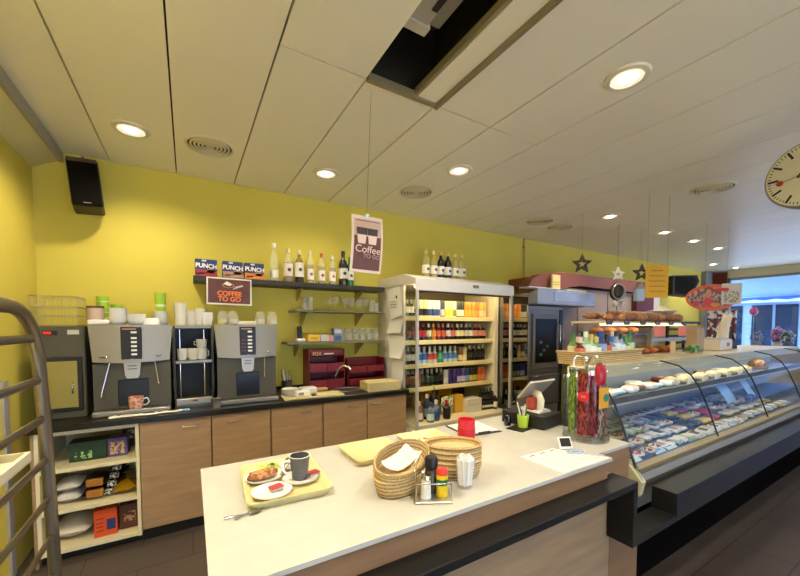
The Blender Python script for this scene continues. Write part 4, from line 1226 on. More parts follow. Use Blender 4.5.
# goods on the deck
def pack(label, loc, w, d, h, m, lm, rz=0, grp=None, round_=False, name='deli_pack'):
    key = ('pack', round(w, 3), round(d, 3), round(h, 3), m.name, lm.name if lm else 0, round_)
    if key in BOTTLE_CACHE:
        return dup(BOTTLE_CACHE[key], loc, rz, label, group=grp)
    t = thing(name, label, 'food pack', loc, rz, grp)
    if round_:
        B().lathe([(0, 0), (w*.42, 0), (w*.5, h*.7), (w*.48, h), (0, h*.9)], 18, sx=1, sy=d/w).build('dish', m, t, 50)
        if lm: B().lathe([(0, h*.9), (w*.33, h*.95), (w*.25, h*1.6), (0, h*1.8)], 14, sx=1, sy=d/w).build('food', lm, t, 60)
    else:
        B().box((-w/2, -d/2, 0), (w/2, d/2, h), min(w, d, h)*.42, seg=2).build('tray', m, t, 50)
        if lm: B().box((-w*.32, -d*.34, h-.001), (w*.3, d*.3, h+.0015)).build('sticker', lm, t)
    BOTTLE_CACHE[key] = t
    return t
PW = mat('e6e2dc', .3); PG = mat('9fb49a', .35); PB = mat('2b3a5e', .4); PP = mat('b9908a', .4); PK = mat('1d1b1a', .3); PY = mat('e6c72c', .35); PR = mat('c21d22', .35); PM = blotch('8a3a30', 'd8a498', 40); PT = mat('c9a878', .45); PS = mat('c4ccd8', .25, .3); PX = blotch('7a2a28', 'e0c4b0', 50)
ZK = .7185
rowdefs = [(1.12, 'front', .105, .085), (1.25, 'second', .11, .09), (1.38, 'third', .115, .09), (1.51, 'fourth', .12, .09), (1.63, 'back', .125, .085)]
rr = random.Random(21)
for y, rn, dx, dd in rowdefs:
    x = CX0+.12+max(0, (y-1.36)*2.6)
    k = 0
    while x < 5.4 and k < 28:
        pal = None
        if (rn in ('front', 'second') and x < 2.75) or (rn == 'third' and k % 3 == 0):
            a = ((PW, PX), (PW, PM), (PS, PX))[k % 3]; rd = True; nm, w_ = 'plate of sliced sausage', .12
        elif 3.3 < x < 4.15 and rn in ('second', 'third', 'fourth'):
            q = int((x-3.3)/.15)
            a = ((PK, None), (PK, None), (PY, None), (PY, None), (PR, None), (PR, None))[min(5, q)]; rd = False
            nm, w_ = {0: 'black pack', 1: 'black pack', 2: 'yellow pack', 3: 'yellow pack'}.get(min(5, q), 'red pack'), .17
        elif x > 3.9:
            a = ((PW, PT), (PS, PW), (PT, PW), (PW, PP))[rr.randrange(4)]; rd = rr.random() < .4; nm, w_ = ('dish of spread' if rd else 'pale cheese pack'), .11
        else:
            a = ((PW, PB), (PW, PP), (PS, PW), (PG, PW), (PW, PX), (PW, None))[rr.randrange(6)]; rd = False; nm, w_ = 'wrapped meat pack', rr.choice((.08, .1))
        lab = '%s, %s from left in the %s row of the case' % (nm, ORD[k], rn)
        pack(lab, (x, y+rr.uniform(-.01, .01), ZK), w_, dd, .02 if rd else (.03 if nm.endswith('pack') and 'meat' not in nm else .03), a[0], a[1], rr.uniform(-.25, .25) if not rd else 0, 'deli goods in the %s row of the case' % rn, rd)
        if rr.random() < .1: x += .05
        x += w_+.012+(.05 if x > 3.9 else 0)
        k += 1
# price cards along the rail
for k in range(12):
    x = CX0+.14+.155*k
    m = (mat('dfe6ee', .4), mat('2c4470', .4), mat('9fc4e2', .4))[k % 3] if k < 6 else mat('e6e9ee', .4)
    o = thing('price_card', 'price card, %s from left along the front of the case' % ORD[k], 'price card', (x, 1.066, .720), 0, 'price cards along the case front')
    o.rotation_euler = (R(-62), 0, 0)
    B().box((-.065, -.001, 0), (.065, .001, .04)).build('card', m, o)
    B().box((-.05, -.002, .022), (.02, -.001, .028)).build('text_line', mat('5a6478', .5), o)
# shelf goods
for k in range(22):
    x = CX0+.2+k*.15
    kind = k % 4 if k < 9 else 4+k % 2
    lab = 'food item, %s from left on the glass shelf of the case' % ORD[k]
    g_ = 'food on the glass shelf of the case'
    y = 1.44+.03*(k % 2)
    if kind in (0, 2):
        pack('white-topped '+lab, (x, y, 1.0125), .13, .1, .055, mat('e9e6e0', .4), PT, .1*(k % 3), g_, False, 'cheese_pack')
    elif kind == 1:
        pack('brown '+lab, (x, y, 1.0125), .12, .1, .05, mat('8a6248', .5), PW, -.1, g_, False, 'cheese_pack')
    elif kind == 3:
        pack('pale blue '+lab, (x, y, 1.0125), .14, .1, .03, mat('a9d0e2', .35), PW, .05, g_, False, 'cheese_pack')
    else:
        o = thing('round_cheese', 'round pale '+lab, 'cheese', (x, y, 1.0125), 0, g_)
        B().blob((0, 0, .035), (.062, .05, .035), noise=.18, seed=k).build('rind', mat(('e2d4ac', 'd9c08a')[k % 2], .6), o, 60)
        B().prism([(-.03, .0), (.035, .0), (.03, .05), (-.03, .05)], -.056, -.048, 'y').build('cut_face', mat('f0e8cc', .6), o)
    if k % 3 == 0 and 4 < k < 19:
        pack('back-row '+lab, (x+.03, 1.575, 1.0125), .13, .1, .05, mat(('e6e2da', '7a2c2c')[k % 2], .4), PT, 0, g_, False, 'cheese_pack')
# blue folded menu cards standing in the case
for k, (x, w_) in enumerate([(4.75, .34), (5.35, .26)]):
    t = thing('menu_card', ['wide pale blue card lying propped inside the case', 'second pale blue card further right inside the case'][k], 'card', (x, 1.42, .86), rot=(R(60), 0, R(6)))
    B().box((-w_/2, -.12, 0), (w_/2, .12, .004)).build('card', mat('9cc2e8', .35), t)
t = thing('blue_ribbon_bow', 'dark blue ribbon bow on the goods in the case', 'bow', (4.95, 1.28, .775))
for sg in (-1, 1):
    B().blob((.05*sg, 0, .025), (.05, .03, .026), noise=.3, seed=2).build('loop', mat('23307a', .4), t, 60)
B().blob((0, 0, .022), (.018, .02, .018)).build('knot', mat('1c2660', .4), t, 60)
t = thing('bread_loaf', 'round brown loaf in a basket at the right of the case', 'bread', (6.0, 1.5, 1.0125))
B().blob((0, 0, .055), (.09, .08, .055), noise=.08, seed=5, sub=3).build('crust', blotch('8a5a34', 'b98a5c', 25), t, 60)
B().lathe([(0, 0), (.1, 0), (.11, .03), (.1, .03), (.09, .004), (0, .004)], 20).build('basket', WV, t, 60)

# ---------------------------------------------------------------- on the case's top board
ZB = 1.2505
t = thing('produce_basket', 'long low wicker basket full of bottles on the case top', 'basket', (2.74, 1.56, ZB))
b = B()
prof = lambda z: (.44+.03*z/.08, .085+.015*z/.08)
for inner in (0, .008):
    pass
B().prism([(-.38, 0), (.38, 0), (.405, .085), (-.405, .085)], -.1, -.09, 'y').build('front_wall', WV, t)
B().prism([(-.38, 0), (.38, 0), (.405, .085), (-.405, .085)], .09, .1, 'y').build('back_wall', WV, t)
B().prism([(-.09, 0), (.09, 0), (.09, .085), (-.09, .085)], -.395, -.38, 'x').build('end_wall', WV, t)
B().prism([(-.09, 0), (.09, 0), (.09, .085), (-.09, .085)], .38, .395, 'x').build('end_wall', WV, t)
B().box((-.38, -.09, 0), (.38, .09, .006)).build('bottom', WV, t)
B().tube([(-.405, -.1, .088), (.405, -.1, .088), (.405, .1, .088), (-.405, .1, .088)], .008, 8, True).build('rim', WV2, t)
cols = [('5a2a20', 'd97a5a', 'e8cfc0'), ('8fae7a', 'e6ead8', 'd8e0d0'), ('9fbc8a', 'eef0e4', 'c9b45a'), ('7f9f6a', 'e6ead8', 'd8c060'), ('2a4a8a', '8fa4c9', '2f4a9a'), ('3a2418', 'c9622a', '1c1410'), ('6a86a4', 'c9d4e0', '3a5aa0'), ('8fa4b4', 'e0e6ea', '24303a'), ('7f98ac', 'd8e0e6', '2c2c30'), ('5f7f5a', 'c9d8b8', '3f7a3a'), ('4f7f4a', 'b4cf9a', '3a6a34'), ('6f8f5a', 'd8dcb0', '50803a')]
G = 'bottles in the wicker basket'
for k in range(20):
    c1, c2, cp = cols[(k*7) % 12] if k > 11 else cols[k]
    r2 = k > 10
    bottle('%s bottle, %s from left in the %s row of the basket' % ('dressing', ORD[k if not r2 else k-11], 'front' if not r2 else 'back'), (2.40+.067*(k % 11)+(.03 if r2 else 0), 1.52 if not r2 else 1.595, ZB+.0065), (.19+.02*((k*5) % 3)), .035, body=c1, cap=cp, lab=c2, neck=.36, group=G, labh=(.3, .6))
# bread shelf
t = thing('bread_shelf', 'glass bread shelf with a lit lower tier and pastry tray', 'bread display', (3.62, 1.78, ZB))
TW = mat('cbb896', .45)
B().box((-.72, -.15, .30), (.76, .15, .318), .003).build('top_shelf', TW, t)
for k in range(6):
    x = -.66+.27*k
    B().box((x-.045, -.158, .285), (x+.045, -.151, .325)).build('price_tag', mat('4a4440', .5), t)
B().box((-.72, -.15, .0), (.76, .15, .012)).build('base', TW, t)
for x in (-.72, .02, .38, .745):
    B().box((x, -.15, .012), (x+.015, .14, .30)).build('divider', glass('f2f0ea', .04), t)
B().box((-.70, -.13, .283), (.74, -.10, .298)).build('lamp_tube', mat('ffdc9c', .4, emit=6), t)
B().box((-.70, -.14, .20), (.02, .13, .207)).build('glass_tier', glass('f4efe0', .1), t)
B().box((.04, -.155, .135), (.745, -.15, .165)).build('lower_price_rail', mat('9a958c', .4, .4), t)
B().box((.42, -.156, .012), (.52, -.151, .13)).build('yellow_card', mat('e2b866', .5), t)
for k, (x0, x1) in enumerate(((.10, .30), (.58, .74))):
    B().box((x0, -.156, .18), (x1, -.151, .28)).build('orange_card', mat('e8743a', .5), t)
G = 'pastries on the top of the bread shelf'
ZS = ZB+.3185
for k in range(30):
    x = 2.98+.095*(k % 15)
    kk = k % 15
    nm = ('croissant' if kk < 4 else 'long roll' if kk < 10 else 'round roll')
    o = thing('pastry', '%s, %s from left in the %s row on the bread shelf top' % (nm, ORD[kk], 'front' if k < 15 else 'back'), 'pastry', (x, 1.69+.015*(k % 2) if k < 15 else 1.84, ZS+(0 if k < 15 else .02)), R(rr.uniform(-30, 30)), G)
    k = kk
    c = mat(('9a6234', '8a5228', 'a8723e', '7a4826')[k % 4], .5, var=.35, scale=30)
    if k < 4:
        pts = [(.07*math.cos(a), .045*math.sin(a), .025) for a in [R(200+i*35) for i in range(5)]]
        B().tube(pts, [.012, .024, .03, .024, .012], 10).build('crust', c, o, 60)
        B().tube([(p[0]*.9, p[1]*.9, .046) for p in pts[1:4]], .008, 6).build('ridge', c, o, 60)
    else:
        B().blob((0, 0, .042), (.09 if k < 10 else .06, .04 if k < 10 else .06, .042), noise=.12, seed=k).build('crust', c, o, 60)
        B().box((-.04, -.006, .078), (.04, .006, .087), .002).build('score', mat('d8b98a', .6), o)
solo(B().lathe([(0, 0), (.09, 0), (.13, .03), (.05, .045), (.03, .075), (0, .08)], 20), 'cake_dome', mat('d8cfbe', .3), 'pale domed lid on top of the bread shelf at right', 'lid', (4.2, 1.78, ZS+.085), smooth=50)
G = 'bread in the lower tier'
for k in range(12):
    x = 3.72+.055*k
    solo(B().blob((0, 0, .03), (.022, .07, .03), noise=.2, seed=k), 'bread_stick', mat(('b5623a', 'c98a50', '8a4024')[k % 3], .55), 'bread stick, %s from left in the lower right bins' % ORD[k], 'bread', (x if x < 3.95 else x+.03, 1.76, ZB+.0125), R(10), G, 60)
for k in range(7):
    solo(B().blob((0, 0, .03), (.05, .06, .03), noise=.1, seed=k), 'bread_roll', mat(('c98a50', '8a4a2c')[k % 2], .55), 'bread roll, %s from left on the lit lower tier' % ORD[k], 'bread roll', (2.97+.095*k, 1.74, ZB+.2085), 0, 'rolls on the lit lower tier', 60)
t = thing('carrier_bag', 'dark looped bag handles behind the bottles on the case', 'bag', (2.79, 1.735, ZB))
B().box((-.1, -.03, 0), (.1, .03, .17), .01).build('bag_body', mat('7a8a5a', .5), t)
for x in (-.05, .05):
    B().tube([(x-.045, 0, .17), (x-.03, 0, .215), (x, 0, .23), (x+.03, 0, .215), (x+.045, 0, .17)], .007).build('handle', BLACK, t, 60)
t = thing('herb_punnet', 'small clear punnet of green herbs right of the bread shelf', 'punnet', (4.52, 1.62, ZB))
B().box((-.09, -.06, 0), (.09, .06, .05), .006).build('tub', glass('e8f0e4', .15), t)
B().blob((0, 0, .045), (.075, .05, .04), noise=.5, seed=9, sub=3).build('herbs', blotch('3f7a34', '7fae5a', 40), t)
t = thing('paper_bag', 'brown paper bag standing between herbs and the cream scale', 'bag', (4.85, 1.72, ZB))
B().prism([(-.09, 0), (.09, 0), (.1, .2), (.06, .27), (-.02, .25), (-.1, .28)], -.05, .05, 'y').build('bag', mat('b99a74', .7, var=.1), t)
B().box((-.06, -.045, .2), (.06, .045, .29), .01).build('contents', mat('a8835a', .7), t)
t = thing('shop_scale', 'cream shop scale with curved upright display on the case', 'scale', (5.35, 1.70, ZB))
SC = mat('dcd0b4', .4)
B().box((-.25, -.12, 0), (.12, .12, .13), .012).build('body', SC, t)
B().box((-.05, -.1225, .05), (.02, -.12, .09)).build('badge', mat('8a3028', .4), t)
B().tube([(.17, 0, .0), (.2, 0, .15), (.24, 0, .28), (.33, 0, .38), (.42, 0, .40)], [.06, .055, .05, .045, .03], 10).build('display_neck', SC, t, 60)
B().box((-.22, -.1, .13), (.08, .1, .142), .003).build('weighing_plate', STEEL, t)
t = thing('dark_bag', 'dark leather bag beyond the cream scale', 'bag', (5.78, 1.76, ZB), R(-20))
t.scale = (.75, .75, .85)
B().prism([(-.2, 0), (.2, 0), (.16, .14), (.02, .26), (-.1, .22), (-.18, .1)], -.07, .07, 'y').build('leather', mat('1d1715', .6), t)
B().tube([(-.12, -.075, .12), (-.06, -.08, .28), (.06, -.08, .28), (.12, -.075, .12)], .01).build('strap', mat('3a241a', .6), t, 60)

# ================================================================ BEHIND: OVEN, HOOD, ORNAMENTS
t = thing('baking_oven', 'stainless steel baking oven right of the drinks cooler', 'oven', (3.53, 2.9, 0))
B().box((0, .02, 0), (.68, .7, 1.78), .004).build('housing', mat('a39f96', .45, .4), t)
B().box((0, 0, .95), (.68, .02, 1.74), .003).build('door_frame', mat('8f8a80', .42, .4), t)
d = B().box((.06, -.02, 1.0), (.56, 0, 1.68), .006).build('door', mat('7d786e', .42, .4), t)
B().box((.11, -.024, 1.08), (.51, -.019, 1.62)).build('window_pane', mat('12140f', .3, spec=.2), d)
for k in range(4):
    B().blob((.2+.06*(k % 3), -.028, 1.18+.05*k), (.03, .004, .02), noise=.3, seed=k).build('reflection_loaf', mat('4a5a4a', .4), d, 60)  # greenish blobs imitate highlights on the door glass
B().tube([(.53, -.02, 1.12), (.53, -.06, 1.14), (.53, -.06, 1.54), (.53, -.02, 1.56)], .012).build('handle', CHROME, d, 60)
B().box((.59, -.01, 0), (.65, 0, 1.74)).build('control_strip', BLACK, t)
B().box((.04, -.01, .55), (.62, 0, .92), .003).build('lower_door', mat('6d6a62', .42, .4), t)
t = thing('oven_hood', 'shallow stainless extraction hood above the baking oven', 'hood', (3.5, 2.75, 1.80))
B().prism([(0, 0), (.0, .17), (.10, .125), (.24, .125), (.24, .0)], 0, 1.15, 'x').build('canopy', mat('a6a8aa', .35, .5), t)
B().box((.3, -.004, .03), (1.1, 0, .15)).build('front_plate', mat('b9c0c8', .25, .6), t)
B().box((-.01, -.01, -.012), (1.16, .3, 0)).build('lip', mat('8a8c8e', .35, .5), t)
carton('notice_card', 'small cream and yellow card on top of the oven hood', .16, .03, .2, mat('e2d08a', .5), (4.1, 2.95, 1.992), panel=[(.1, .5, .9, .55, mat('b3974a', .5)), (.1, .35, .9, .4, mat('b3974a', .5))], cat='card')
solo(B().box((-.28, -.08, 0), (.28, .08, .012), .004), 'baking_sheet', WHITE, 'white flat sheet lying on the left of the oven hood', 'sheet', (3.75, 2.93, 1.9905))
solo(B().box((-.22, -.07, 0), (.22, .07, .012), .004), 'baking_sheet', WHITE, 'white flat sheet lying on the right of the oven hood', 'sheet', (4.42, 2.93, 1.9905))
t = thing('red_canopy', 'long maroon rounded canopy on the wall over the bakery', 'canopy', (0, 0, 0))
pts = [(3.62, 1.93), (3.64, 2.02), (3.72, 2.12), (3.86, 2.19), (4.1, 2.235), (4.4, 2.25), (6.75, 2.25), (6.75, 2.07), (4.7, 2.09), (4.2, 2.02), (3.9, 1.94)]
B().prism(pts, 3.0, 3.13, 'y').build('fascia', mat('7d463a', .5), t)
B().box((4.0, 3.13, 2.1), (6.75, YB-.005, 2.2)).build('top_board', mat('7d463a', .5), t)
B().box((4.25, 3.06, 1.0), (6.75, YB-.005, 2.06)).build('panel_wall', mat('9c8a7c', .55), t)
for x in (4.75, 5.5, 6.2):
    B().box((x, 3.053, 1.0), (x+.012, 3.06, 2.03)).build('panel_joint', mat('6a5c50', .6), t)
B().box((6.2, 2.98, 1.5), (6.75, 3.05, 2.04)).build('dark_panel', mat('561a16', .5), t)
B().box((6.75, 2.98, 1.2), (6.95, 3.05, 2.1)).build('white_edge', mat('c9c2bc', .5), t)

# hanging ornaments
def star_poly(ro, ri, n=5, a0=90):
    return [((ro if k % 2 == 0 else ri)*math.cos(R(a0+180*k/n)), (ro if k % 2 == 0 else ri)*math.sin(R(a0+180*k/n))) for k in range(2*n)]
def hang(t, z0, z1, x=0, y=0):
    B().tube([(x, y, z0), (x, y, z1)], .001, 5).build('string', mat('6a6040', .6), t)
def star(label, loc, ro, m, rz, inner=None):
    t = thing('star_ornament', label, 'ornament', loc, rz, 'hanging stars')
    p = star_poly(ro, ro*.45)
    b = B()
    q = star_poly(ro*.45, ro*.2)
    V = []
    for y in (-.015, .015):
        V.append((b._new([(x, y, z) for x, z in p], None), b._new([(x, y, z) for x, z in q], None)))
    n = 10
    for (P, Q) in V:
        for k in range(n):
            b.bm.faces.new([P[k], P[(k+1) % n], Q[(k+1) % n], Q[k]])
    for k in range(n):
        b.bm.faces.new([V[0][0][k], V[0][0][(k+1) % n], V[1][0][(k+1) % n], V[1][0][k]])
        b.bm.faces.new([V[0][1][k], V[0][1][(k+1) % n], V[1][1][(k+1) % n], V[1][1][k]])
    b.build('star_frame', m, t)
    hang(t, ro*.98, H_C-loc[2])
    return t
star('brown openwork star hanging above the maroon canopy', (3.95, 2.5, 2.25), .115, mat('4a3524', .5), R(-38))
t = star('small silver star hanging above the dark ball ornament', (4.72, 2.5, 2.19), .09, mat('c9c4ba', .35, .4), R(-38))
star('dark star partly hidden behind the yellow sign', (5.2, 2.45, 2.235), .12, mat('2c2018', .5), R(-38))
t = thing('ball_ornament', 'dark round ornament with a silver ring under the silver star', 'ornament', (4.76, 2.53, 1.97), R(-38))
B().blob((0, 0, 0), (.09, .06, .115), sub=3).build('ball', mat('2e2a26', .25), t, 60)
n = 28
B().tube([(.075*math.cos(2*PI*k/n), -.05, .095*math.sin(2*PI*k/n)) for k in range(n)], .012, 8, True).build('ring', mat('8f8a84', .3, .6), t, 60)
hang(t, .115, H_C-1.97)
B().tube([(0, 0, -.115), (0, 0, -.42)], .005, 6).build('rod', BLACK, t)
for s_ in (-.03, .05):
    B().blob((s_, -.02, -.15), (.03, .02, .04), noise=.2).build('tassel', mat('d8d4cc', .5), t, 60)
t = thing('lantern_ornament', 'small pale lantern hanging right of the dark ball', 'ornament', (5.25, 2.5, 1.87), R(-38))
B().box((-.05, -.05, 0), (.05, .05, .16), .008).build('body', mat('9fb4c9', .3), t)
B().prism([(-.055, .16), (.055, .16), (.0, .25)], -.05, .05, 'y').build('roof', mat('8a8078', .4), t)
hang(t, .24, H_C-1.87)
# loudspeaker far
t = thing('loudspeaker', 'black wedge loudspeaker high on the wall behind yellow sign', 'speaker', (8.55, 3.28, 2.12), R(-38))
B().prism([(-.24, .05), (.1, .0), (.24, .3), (.2, .42), (-.24, .42)], -.12, .16, 'y').build('cabinet', BLACK, t)
B().prism([(-.2, .08), (.08, .04), (.19, .3), (.15, .39), (-.2, .39)], -.125, -.12, 'y').build('grille', mat('0c0a0a', .9), t)
B().tube([(0, .15, .3), (.1, .24, .3)], .02).build('bracket', DARK, t)
# yellow sign
t = thing('yellow_sign', 'yellow handwritten sign hanging from strings over the case', 'sign', (4.06, 1.77, 1.815), R(-31))
B().box((-.115, 0, 0), (.115, .003, .325)).build('card', mat('f0b326', .5), t)
rr2 = random.Random(5)
for k in range(5):
    z = .27-.052*k
    pts = []
    L_ = .16 if k else .12
    n = 26
    for i in range(n):
        pts.append((-L_/2+L_*i/(n-1), -.0012, z+.006*math.sin(i*1.9+k)*(1+.6*rr2.random())))
    B().tube(pts, .0014, 5).build('handwriting_line', mat('4a3010', .6), t)
hang(t, .325, H_C-1.815, -.1)
hang(t, .325, H_C-1.815, .1)
# oval sign
t = thing('oval_sign', 'oval orange-rimmed advert board with pictures hanging over the case', 'sign', (5.35, 1.75, 1.87), R(-60))
t.scale = (.66, 1, .95)
def oval(a, c, n=40):
    out = []
    for k in range(n):
        th = 2*PI*k/n
        x, z = a*math.cos(th), c*math.sin(th)
        if x > a*.62:
            x = a*.62+(x-a*.62)*.9
        out.append((x, z))
    return out
B().prism(oval(.37, .165), 0, .012, 'y').build('board', mat('d95a2a', .4), t)
B().prism(oval(.345, .125), -.002, 0, 'y').build('photo', blotch('6e5046', 'b8968a', 24, .5), t)
B().box((.13, -.003, -.09), (.40, .010, .165)).build('white_panel', mat('d8cfc6', .4), t)
B().box((.16, -.005, -.07), (.37, -.003, .07)).build('dish_photo', blotch('8a9476', 'd8ccba', 40), t)
B().blob((-.05, -.004, .05), (.045, .003, .06)).build('face_picture', mat('c9906c', .5), t, 60)
B().blob((-.05, -.003, .075), (.055, .002, .06)).build('hair_picture', mat('6a4a30', .5), t, 60)
B().prism([(-.13, -.12), (.03, -.12), (.01, -.02), (-.05, .0), (-.11, -.02)], -.0045, -.002, 'y').build('shirt_picture', mat('c23a44', .5), t)
B().blob((.05, -.004, -.09), (.07, .003, .03)).build('food_picture', mat('d88a3a', .5), t, 60)
B().blob((-.22, -.004, -.07), (.05, .003, .04)).build('fruit_picture', mat('c24a50', .5), t, 60)
B().prism([(-.02, .105), (.2, .115), (.24, .09), (.2, .07), (-.0, .075)], -.006, -.003, 'y').build('red_banner', mat('d2381e', .4), t)
hang(t, .16, H_C-1.885, -.1, .006)
hang(t, .16, H_C-1.885, .2, .006)
# hanging portrait poster
t = thing('poster', 'portrait poster with two cups and coffee lettering hanging on string', 'poster', (.864, 1.83, 1.825), rot=(0, R(2.5), R(-6)))
t.scale = (.94, 1, .96)
b = B()
for off in (0, .0015):
    prev = None
    for j in range(9):
        z = .325*j/8
        y = -.02*math.sin(PI*j/8)+off
        row = b._new([(-.098, y, z), (.094, y-.004, z)], None)
        if prev:
            b.bm.faces.new([prev[0], prev[1], row[1], row[0]])
        prev = row
b.build('sheet', mat('e8d6c4', .5), t, 60)
def curve_y(z): return -.02*math.sin(PI*z/.325)-.0035
b = B()
prev = None
for j in range(9):
    z = .014+.19*j/8
    row = b._new([(-.084, curve_y(z), z), (.082, curve_y(z)-.003, z)], None)
    if prev:
        b.bm.faces.new([prev[0], prev[1], row[1], row[0]])
    prev = row
b.build('brown_print', mat('64362f', .5, var=.25, scale=12), t, 60)
b = B()
prev = None
for j in range(5):
    z = .204+.1*j/4
    row = b._new([(-.084, curve_y(z), z), (.082, curve_y(z)-.003, z)], None)
    if prev:
        b.bm.faces.new([prev[0], prev[1], row[1], row[0]])
    prev = row
b.build('pale_print', mat('cfae9c', .5), t, 60)
for x, zz in ((-.038, .19), (.028, .19)):
    B().prism([(x-.022, zz-.03), (x+.022, zz-.03), (x+.028, zz+.02), (x-.028, zz+.02)], -.0275, -.0255, 'y').build('cup_picture', mat('e9cdbc', .5), t)
    B().prism([(x-.03, zz+.02), (x+.03, zz+.02), (x+.032, zz+.06), (x-.032, zz+.06)], -.0275, -.0255, 'y').build('lid_picture', mat('4a3436', .5), t)
B().box((-.07, -.013, .292), (.075, -.0105, .296)).build('line_print', mat('8a5a50', .5), t)
text('Coffee', .058, mat('ecd0c4', .5), t, (0, -.0325, .125), rot=(PI/2, R(2), 0), bold=.0)
text('TO GO', .032, mat('a88a86', .5), t, (.025, -.0315, .088), rot=(PI/2, R(2), 0), bold=.001)
hang(t, .325, (H_C-1.825)/.96, -.005)
B().box((-.012, -.006, .315), (.008, .004, .34)).build('clip', CHROME, t)

# clock
t = thing('station_clock', 'large round station clock with red second hand under the ceiling', 'clock', (3.3, .622, 2.455), R(-90-8))
t.scale = (.86, .86, .86)
Mx = Matrix.Rotation(PI/2, 4, 'X')
B().lathe([(0, -.05), (.225, -.05), (.232, -.04), (.232, .04), (.225, .05), (0, .05)], 48, M=Mx).build('casing', mat('8e8a7e', .4, .3), t, 40)
B().lathe([(0, .0505), (.218, .0505), (.218, .052), (0, .052)], 48, M=Mx).build('face', mat('dcd6b8', .4), t, 40)
for k in range(60):
    a = R(6*k)
    big = k % 5 == 0
    Mr = Matrix.Rotation(a, 4, 'Y')
    B().box((-.007 if big else -.0025, -.0545, .15 if big else .192), (.007 if big else .0025, -.0525, .208), M=Mr).build('hour_mark' if big else 'minute_mark', BLACK, t)
def hand(nm, ang, L0, L1, w0, w1, m, y):
    Mr = Matrix.Rotation(R(ang), 4, 'Y')
    return B().prism([(-w0, L0), (w0, L0), (w1, L1), (-w1, L1)], y, y+.002, 'y', M=Mr).build(nm, m, t)
hand('hour_hand', 95, -.04, .12, .011, .009, BLACK, -.057)
hand('minute_hand', 78, -.05, .19, .010, .007, BLACK, -.060)
hand('second_hand', 259, -.06, .13, .003, .002, mat('a82a20', .4), -.063)
B().lathe([(0, -.001), (.019, -.001), (.019, .001), (0, .001)], 20, M=Matrix.Rotation(R(259), 4, 'Y') @ Matrix.Translation((0, -.063, .14)) @ Mx).build('second_disc', mat('b5301f', .4), t)
B().tube([(0, 0, .232), (0, 0, (H_C-2.455)/.86)], .016).build('ceiling_stem', mat('6f6a5e', .4, .4), t, 60)

# back-right furniture
t = thing('slatted_rack', 'dark slatted metal rack against the far yellow wall', 'rack', (9.15, 3.45, 0))
for x in (-.75, 0, .75):
    B().box((x-.02, -.02, 0), (x+.02, .02, 1.62)).build('post', BLACK, t)
for k in range(7):
    z = .75+.14*k
    B().box((-.75, -.03, z), (.75, -.018, z+.045)).build('slat', BLACK, t)
struct(B().box((10.5, YB-.10, 0), (XR, YB-.005, H_C)), 'wall_pier', mat('8f8f90', .6))
t = thing('maroon_panel', 'dark red wall panel at the top of the window pier', 'panel', (10.84, 3.285, 0))
B().box((0, 0, 1.85), (.05, .255, 2.80)).build('panel', mat('6a1e1a', .5), t)
t = thing('patterned_panel', 'brown and white patterned curtain panel beside the shop window', 'curtain', (10.6, 3.27, 0))
b = B()
prev = None
for i in range(25):
    x = -.3+.6*i/24
    row = b._new([(.02*math.sin(i*1.3)+x*.5, .22-.44*i/24, .6), (.02*math.sin(i*1.3)+x*.5, .22-.44*i/24, 1.9)], None)
    if prev:
        b.bm.faces.new([prev[0], row[0], row[1], prev[1]])
    prev = row
b.build('fabric', blotch('6a2e22', 'd8d0c6', 9, .5), t, 60)
B().tube([(-.16, .23, 1.905), (.16, -.23, 1.905)], .012).build('rail', CHROME, t)
# window display
solo(B().box((0, 0, 0), (.5, 5.2, .8)), 'window_bench', mat('b9ad92', .5), 'long pale display bench under the shop window', 'bench', (10.35, -2.4, 0))
[o for o in bpy.data.objects if o.name.startswith('window_bench')][0].scale = (1, 1, 1.35)
rr3 = random.Random(11)
for k in range(9):
    y = 2.66-.27*k
    o = thing('flower_pot', 'potted flowers, %s from left along the window bench' % ORD[k], 'flowers', (10.55+.1*math.sin(k*2.3), y+.05*math.sin(k*4), 1.081), 0, 'potted flowers on the window bench')
    B().lathe([(0, 0), (.06, 0), (.08, .12), (.07, .12), (0, .1)], 16).build('pot', mat(('8fa0c4', 'd8d4cc', '6f86b8')[k % 3], .4), o, 50)
    q_ = .8+.35*abs(math.sin(k*1.7))
    B().blob((0, 0, .12+.13*q_), (.095*q_, .095, .14*q_), noise=.75, seed=k, sub=3).build('blooms', blotch(('b4b8e0', 'd8a8d0', 'c4d0e8')[k % 3], ('5f7ab0', '8a4f9a', '4a6a4a')[k % 3], 22), o)
t = thing('balloon', 'pink balloon floating in front of the shop window', 'balloon', (10.55, 2.72, 1.41))
t.scale = (.6, .6, .6)
B().blob((0, 0, .75), (.12, .12, .15), sub=3).build('skin', mat('d85a9a', .3), t, 60)
B().tube([(0, 0, .6), (.01, .0, .3), (0, 0, 0)], .003, 5).build('string', WHITE, t)
t = thing('gabled_box', 'wooden gabled display box at the right of the window', 'display box', (9.6, 1.52, .0))
B().prism([(-.25, 0), (.25, 0), (.25, 1.65), (0, 1.95), (-.25, 1.65)], -.2, .2, 'x').build('body', mat('b0784a', .55, var=.15), t)
B().prism([(-.2, 1.0), (.2, 1.0), (.2, 1.6), (0, 1.83), (-.2, 1.6)], -.205, -.2, 'x').build('opening', mat('5a3820', .6), t)

